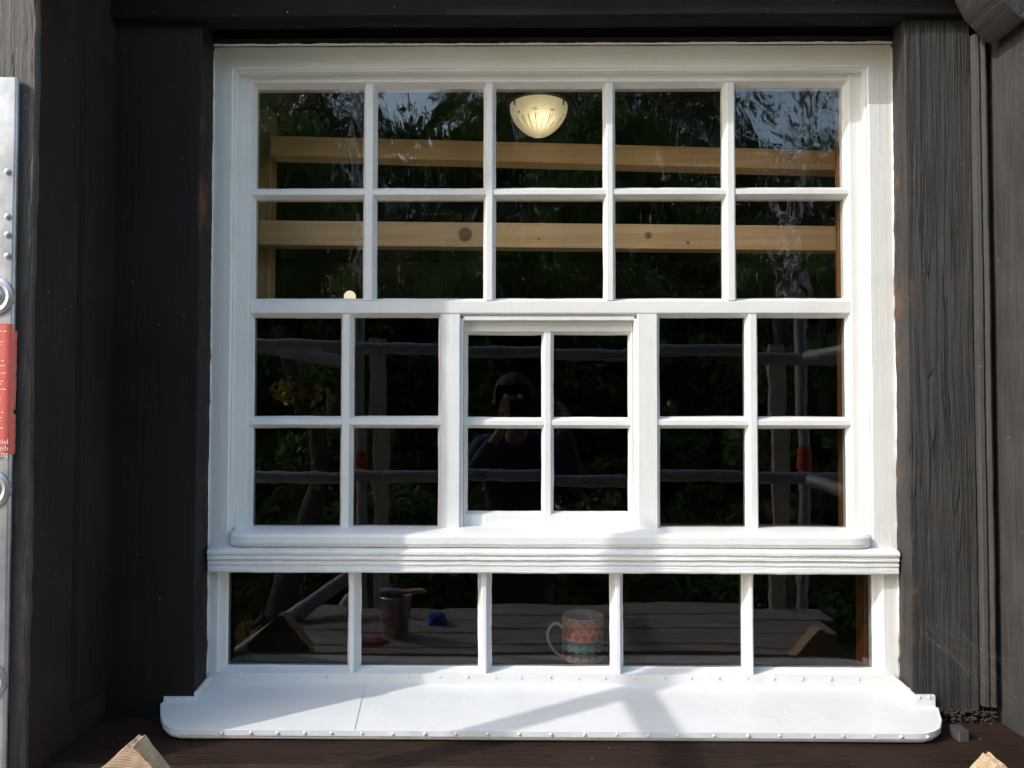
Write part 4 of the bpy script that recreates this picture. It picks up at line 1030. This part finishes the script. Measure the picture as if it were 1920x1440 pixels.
def tree(label, x, y, top, spread, n, size, mat, low=-3.2, seed=0, cat='tree'):
    rnd = random.Random(seed); root = empty('tree'); tag(root, label, cat, 'trees behind the scaffold')
    bm = bmesh.new(); z0 = -4.15; H = top-z0
    tr_ = [Vector((x+.15*math.sin(i*1.3+seed), y+.12*math.cos(i*1.7+seed), z0+H*.8*i/8)) for i in range(9)]
    tube(bm, tr_, [.20*(1-i/10) for i in range(9)], 10); cen = []; rad_ = []
    for k in range(26):
        t = rnd.uniform(.18, 1.0); p = tr_[min(8, int(t*8))]; a = rnd.uniform(0, 6.28); L = spread*rnd.uniform(.35, 1.0)*(1.15-.6*t)
        q_ = p+Vector((math.cos(a)*L, math.sin(a)*L*.7, rnd.uniform(.1, .8)*spread*.35)); q_.z = min(q_.z, top-.35*spread*.5)
        tube(bm, [p, (p+q_)/2+Vector((0, 0, .12)), q_], [.05, .03, .008], 6)
        cen.append(tuple(q_)); rad_.append(spread*rnd.uniform(.22, .42))
    fin(bm, 'trunk', BARK, root, 40)
    leaves('crown', cen, rad_, n, size, mat, root)
    return root
tree('tall dark tree far left behind the scaffold', -4.7, -10.4, 6.5, 2.1, 34000, .085, LEAF, seed=1)
tree('round olive-green tree left of centre behind the scaffold', -2.1, -10.6, 4.35, 1.5, 24000, .07, LEAF2, seed=2)
tree('tall dense tree right of centre behind the scaffold', .5, -10.2, 6.9, 2.2, 42000, .085, LEAF, seed=3)
tree('second tall dense tree further right behind the scaffold', 2.5, -10.8, 6.7, 1.7, 34000, .085, LEAF, seed=13)
tree('low leafy tree behind the right scaffold standard', 4.6, -10.2, 4.5, 1.6, 24000, .07, LEAF2, seed=4)
tree('tall open tree far right behind the scaffold', 7.6, -10.6, 6.5, 2.2, 24000, .085, LEAF, seed=5)
tree('large background tree between the left trees', -5.0, -15.5, 6.6, 3.0, 26000, .12, LEAF, seed=6)
tree('large background tree behind the right trees', 4.6, -16, 5.6, 3.2, 26000, .12, LEAF, seed=7)
tree('wide background tree straight behind the photographer', .8, -15.5, 7.4, 3.0, 30000, .12, LEAF2, seed=8)
tree('broad low tree at the back left of centre', -2.2, -15.0, 5.5, 2.4, 22000, .12, LEAF2, seed=14)
tree('slender tree with large leaves close to the platform on the right', 2.45, -5.4, 3.15, .85, 7000, .075, LEAF, seed=9)
tree('slender young tree close to the platform on the left', -1.55, -5.8, 3.05, .75, 5200, .055, LEAF, seed=10)
tree('small tree with yellowing leaves left of the platform', -1.80, -4.6, 1.75, .34, 900, .035, LEAFY, seed=12)
# the wood that closes the view, one mass
def woodland():
    n = 90000
    x = RNG.uniform(-19, 21, n); y = -22.5+RNG.normal(size=n)*1.1
    def sm(a, b, t): q_ = np.clip((t-a)/(b-a), 0, 1); return q_*q_*(3-2*q_)
    gl = sm(-6.4, -5.2, x)*(1-sm(-2.2, -1.0, x)); gr = sm(6.2, 7.4, x)*(1-sm(9.8, 11.5, x))
    top = 11.6-2.9*gl-3.9*gr+.55*np.sin(x*2.3)+.45*np.sin(x*5.1+1)+.3*np.sin(x*11.7)
    z = -4+(top+4)*RNG.random(n)**.75
    c = np.stack([x, y, z], 1)
    a = RNG.normal(size=(n, 3)); a /= np.linalg.norm(a, axis=1)[:, None]
    b = np.cross(a, RNG.normal(size=(n, 3))); b /= np.linalg.norm(b, axis=1)[:, None]
    sz_ = .17*(.6+.8*RNG.random((n, 1)))
    v = np.stack([c-a*sz_, c+b*sz_*.6, c+a*sz_, c-b*sz_*.6], 1).reshape(-1, 3)
    me = bpy.data.meshes.new('woodland'); me.vertices.add(4*n); me.vertices.foreach_set('co', v.ravel().astype(np.float32))
    me.loops.add(4*n); me.loops.foreach_set('vertex_index', np.arange(4*n, dtype=np.int32)); me.polygons.add(n)
    me.polygons.foreach_set('loop_start', np.arange(0, 4*n, 4, dtype=np.int32)); me.update(calc_edges=True)
    tone = np.repeat(RNG.random(n), 4); at = me.color_attributes.new('tone', 'FLOAT_COLOR', 'POINT')
    at.data.foreach_set('color', np.stack([tone]*3+[np.ones(4*n)], 1).astype(np.float32).ravel())
    tag(link('woodland', me, LEAF2), 'dense dark wood closing the view behind the trees', None, None, 'stuff')
woodland()
for i, (x, y, t, s) in enumerate(((-3.4, -5.6, -1.2, 1.1), (-1.6, -6.2, -1.0, 1.0), (.3, -6.0, -.8, 1.2), (2.2, -6.3, -1.0, 1.2), (4.2, -6.0, -.9, 1.1))):
    r_ = empty('shrub'); tag(r_, ['leafy shrub below the far left end of the guard rail', 'leafy shrub left of the photographer below the rail', 'leafy shrub straight behind the photographer below the rail', 'leafy shrub right of the photographer below the rail', 'leafy shrub below the far right end of the guard rail'][i], 'shrub', 'shrubs below the scaffold')
    cen = [(x+random.uniform(-s, s)*.8, y+random.uniform(-s, s)*.5, random.uniform(-3.8, t)) for _ in range(16)]
    bm = bmesh.new()
    for c_ in cen[:8]: tube(bm, [(x, y, -4.1), tuple((Vector((x, y, -4.1))+Vector(c_))/2), c_], [.03, .02, .006], 6)
    fin(bm, 'stem', BARK, r_, 40); leaves('foliage', cen, [s*random.uniform(.3, .5) for _ in cen], 9000, .05, LEAF if i % 2 else LEAF2, r_)

# cobweb threads in the right corner
bm = bmesh.new(); rnd = random.Random(4)
for k in range(7):
    a = U(1735+rnd.uniform(-15, 60), 1165+rnd.uniform(-10, 60), -.083); b = U(1885+rnd.uniform(-30, 30), 1265+rnd.uniform(-50, 70), -.14)
    p0 = Vector((a[0], -.0835, a[1])); p1 = Vector((min(b[0], px_r-.001), -.14, b[1])); m_ = (p0+p1)/2+Vector((0, -.004, -.004))
    tube(bm, [p0, m_, p1], .00003, 4)
tag(fin(bm, 'cobweb', mat_plain('spider_silk', (.75, .75, .75), .5), None, 60), 'fine cobweb threads across the corner beside the right post', 'cobweb')
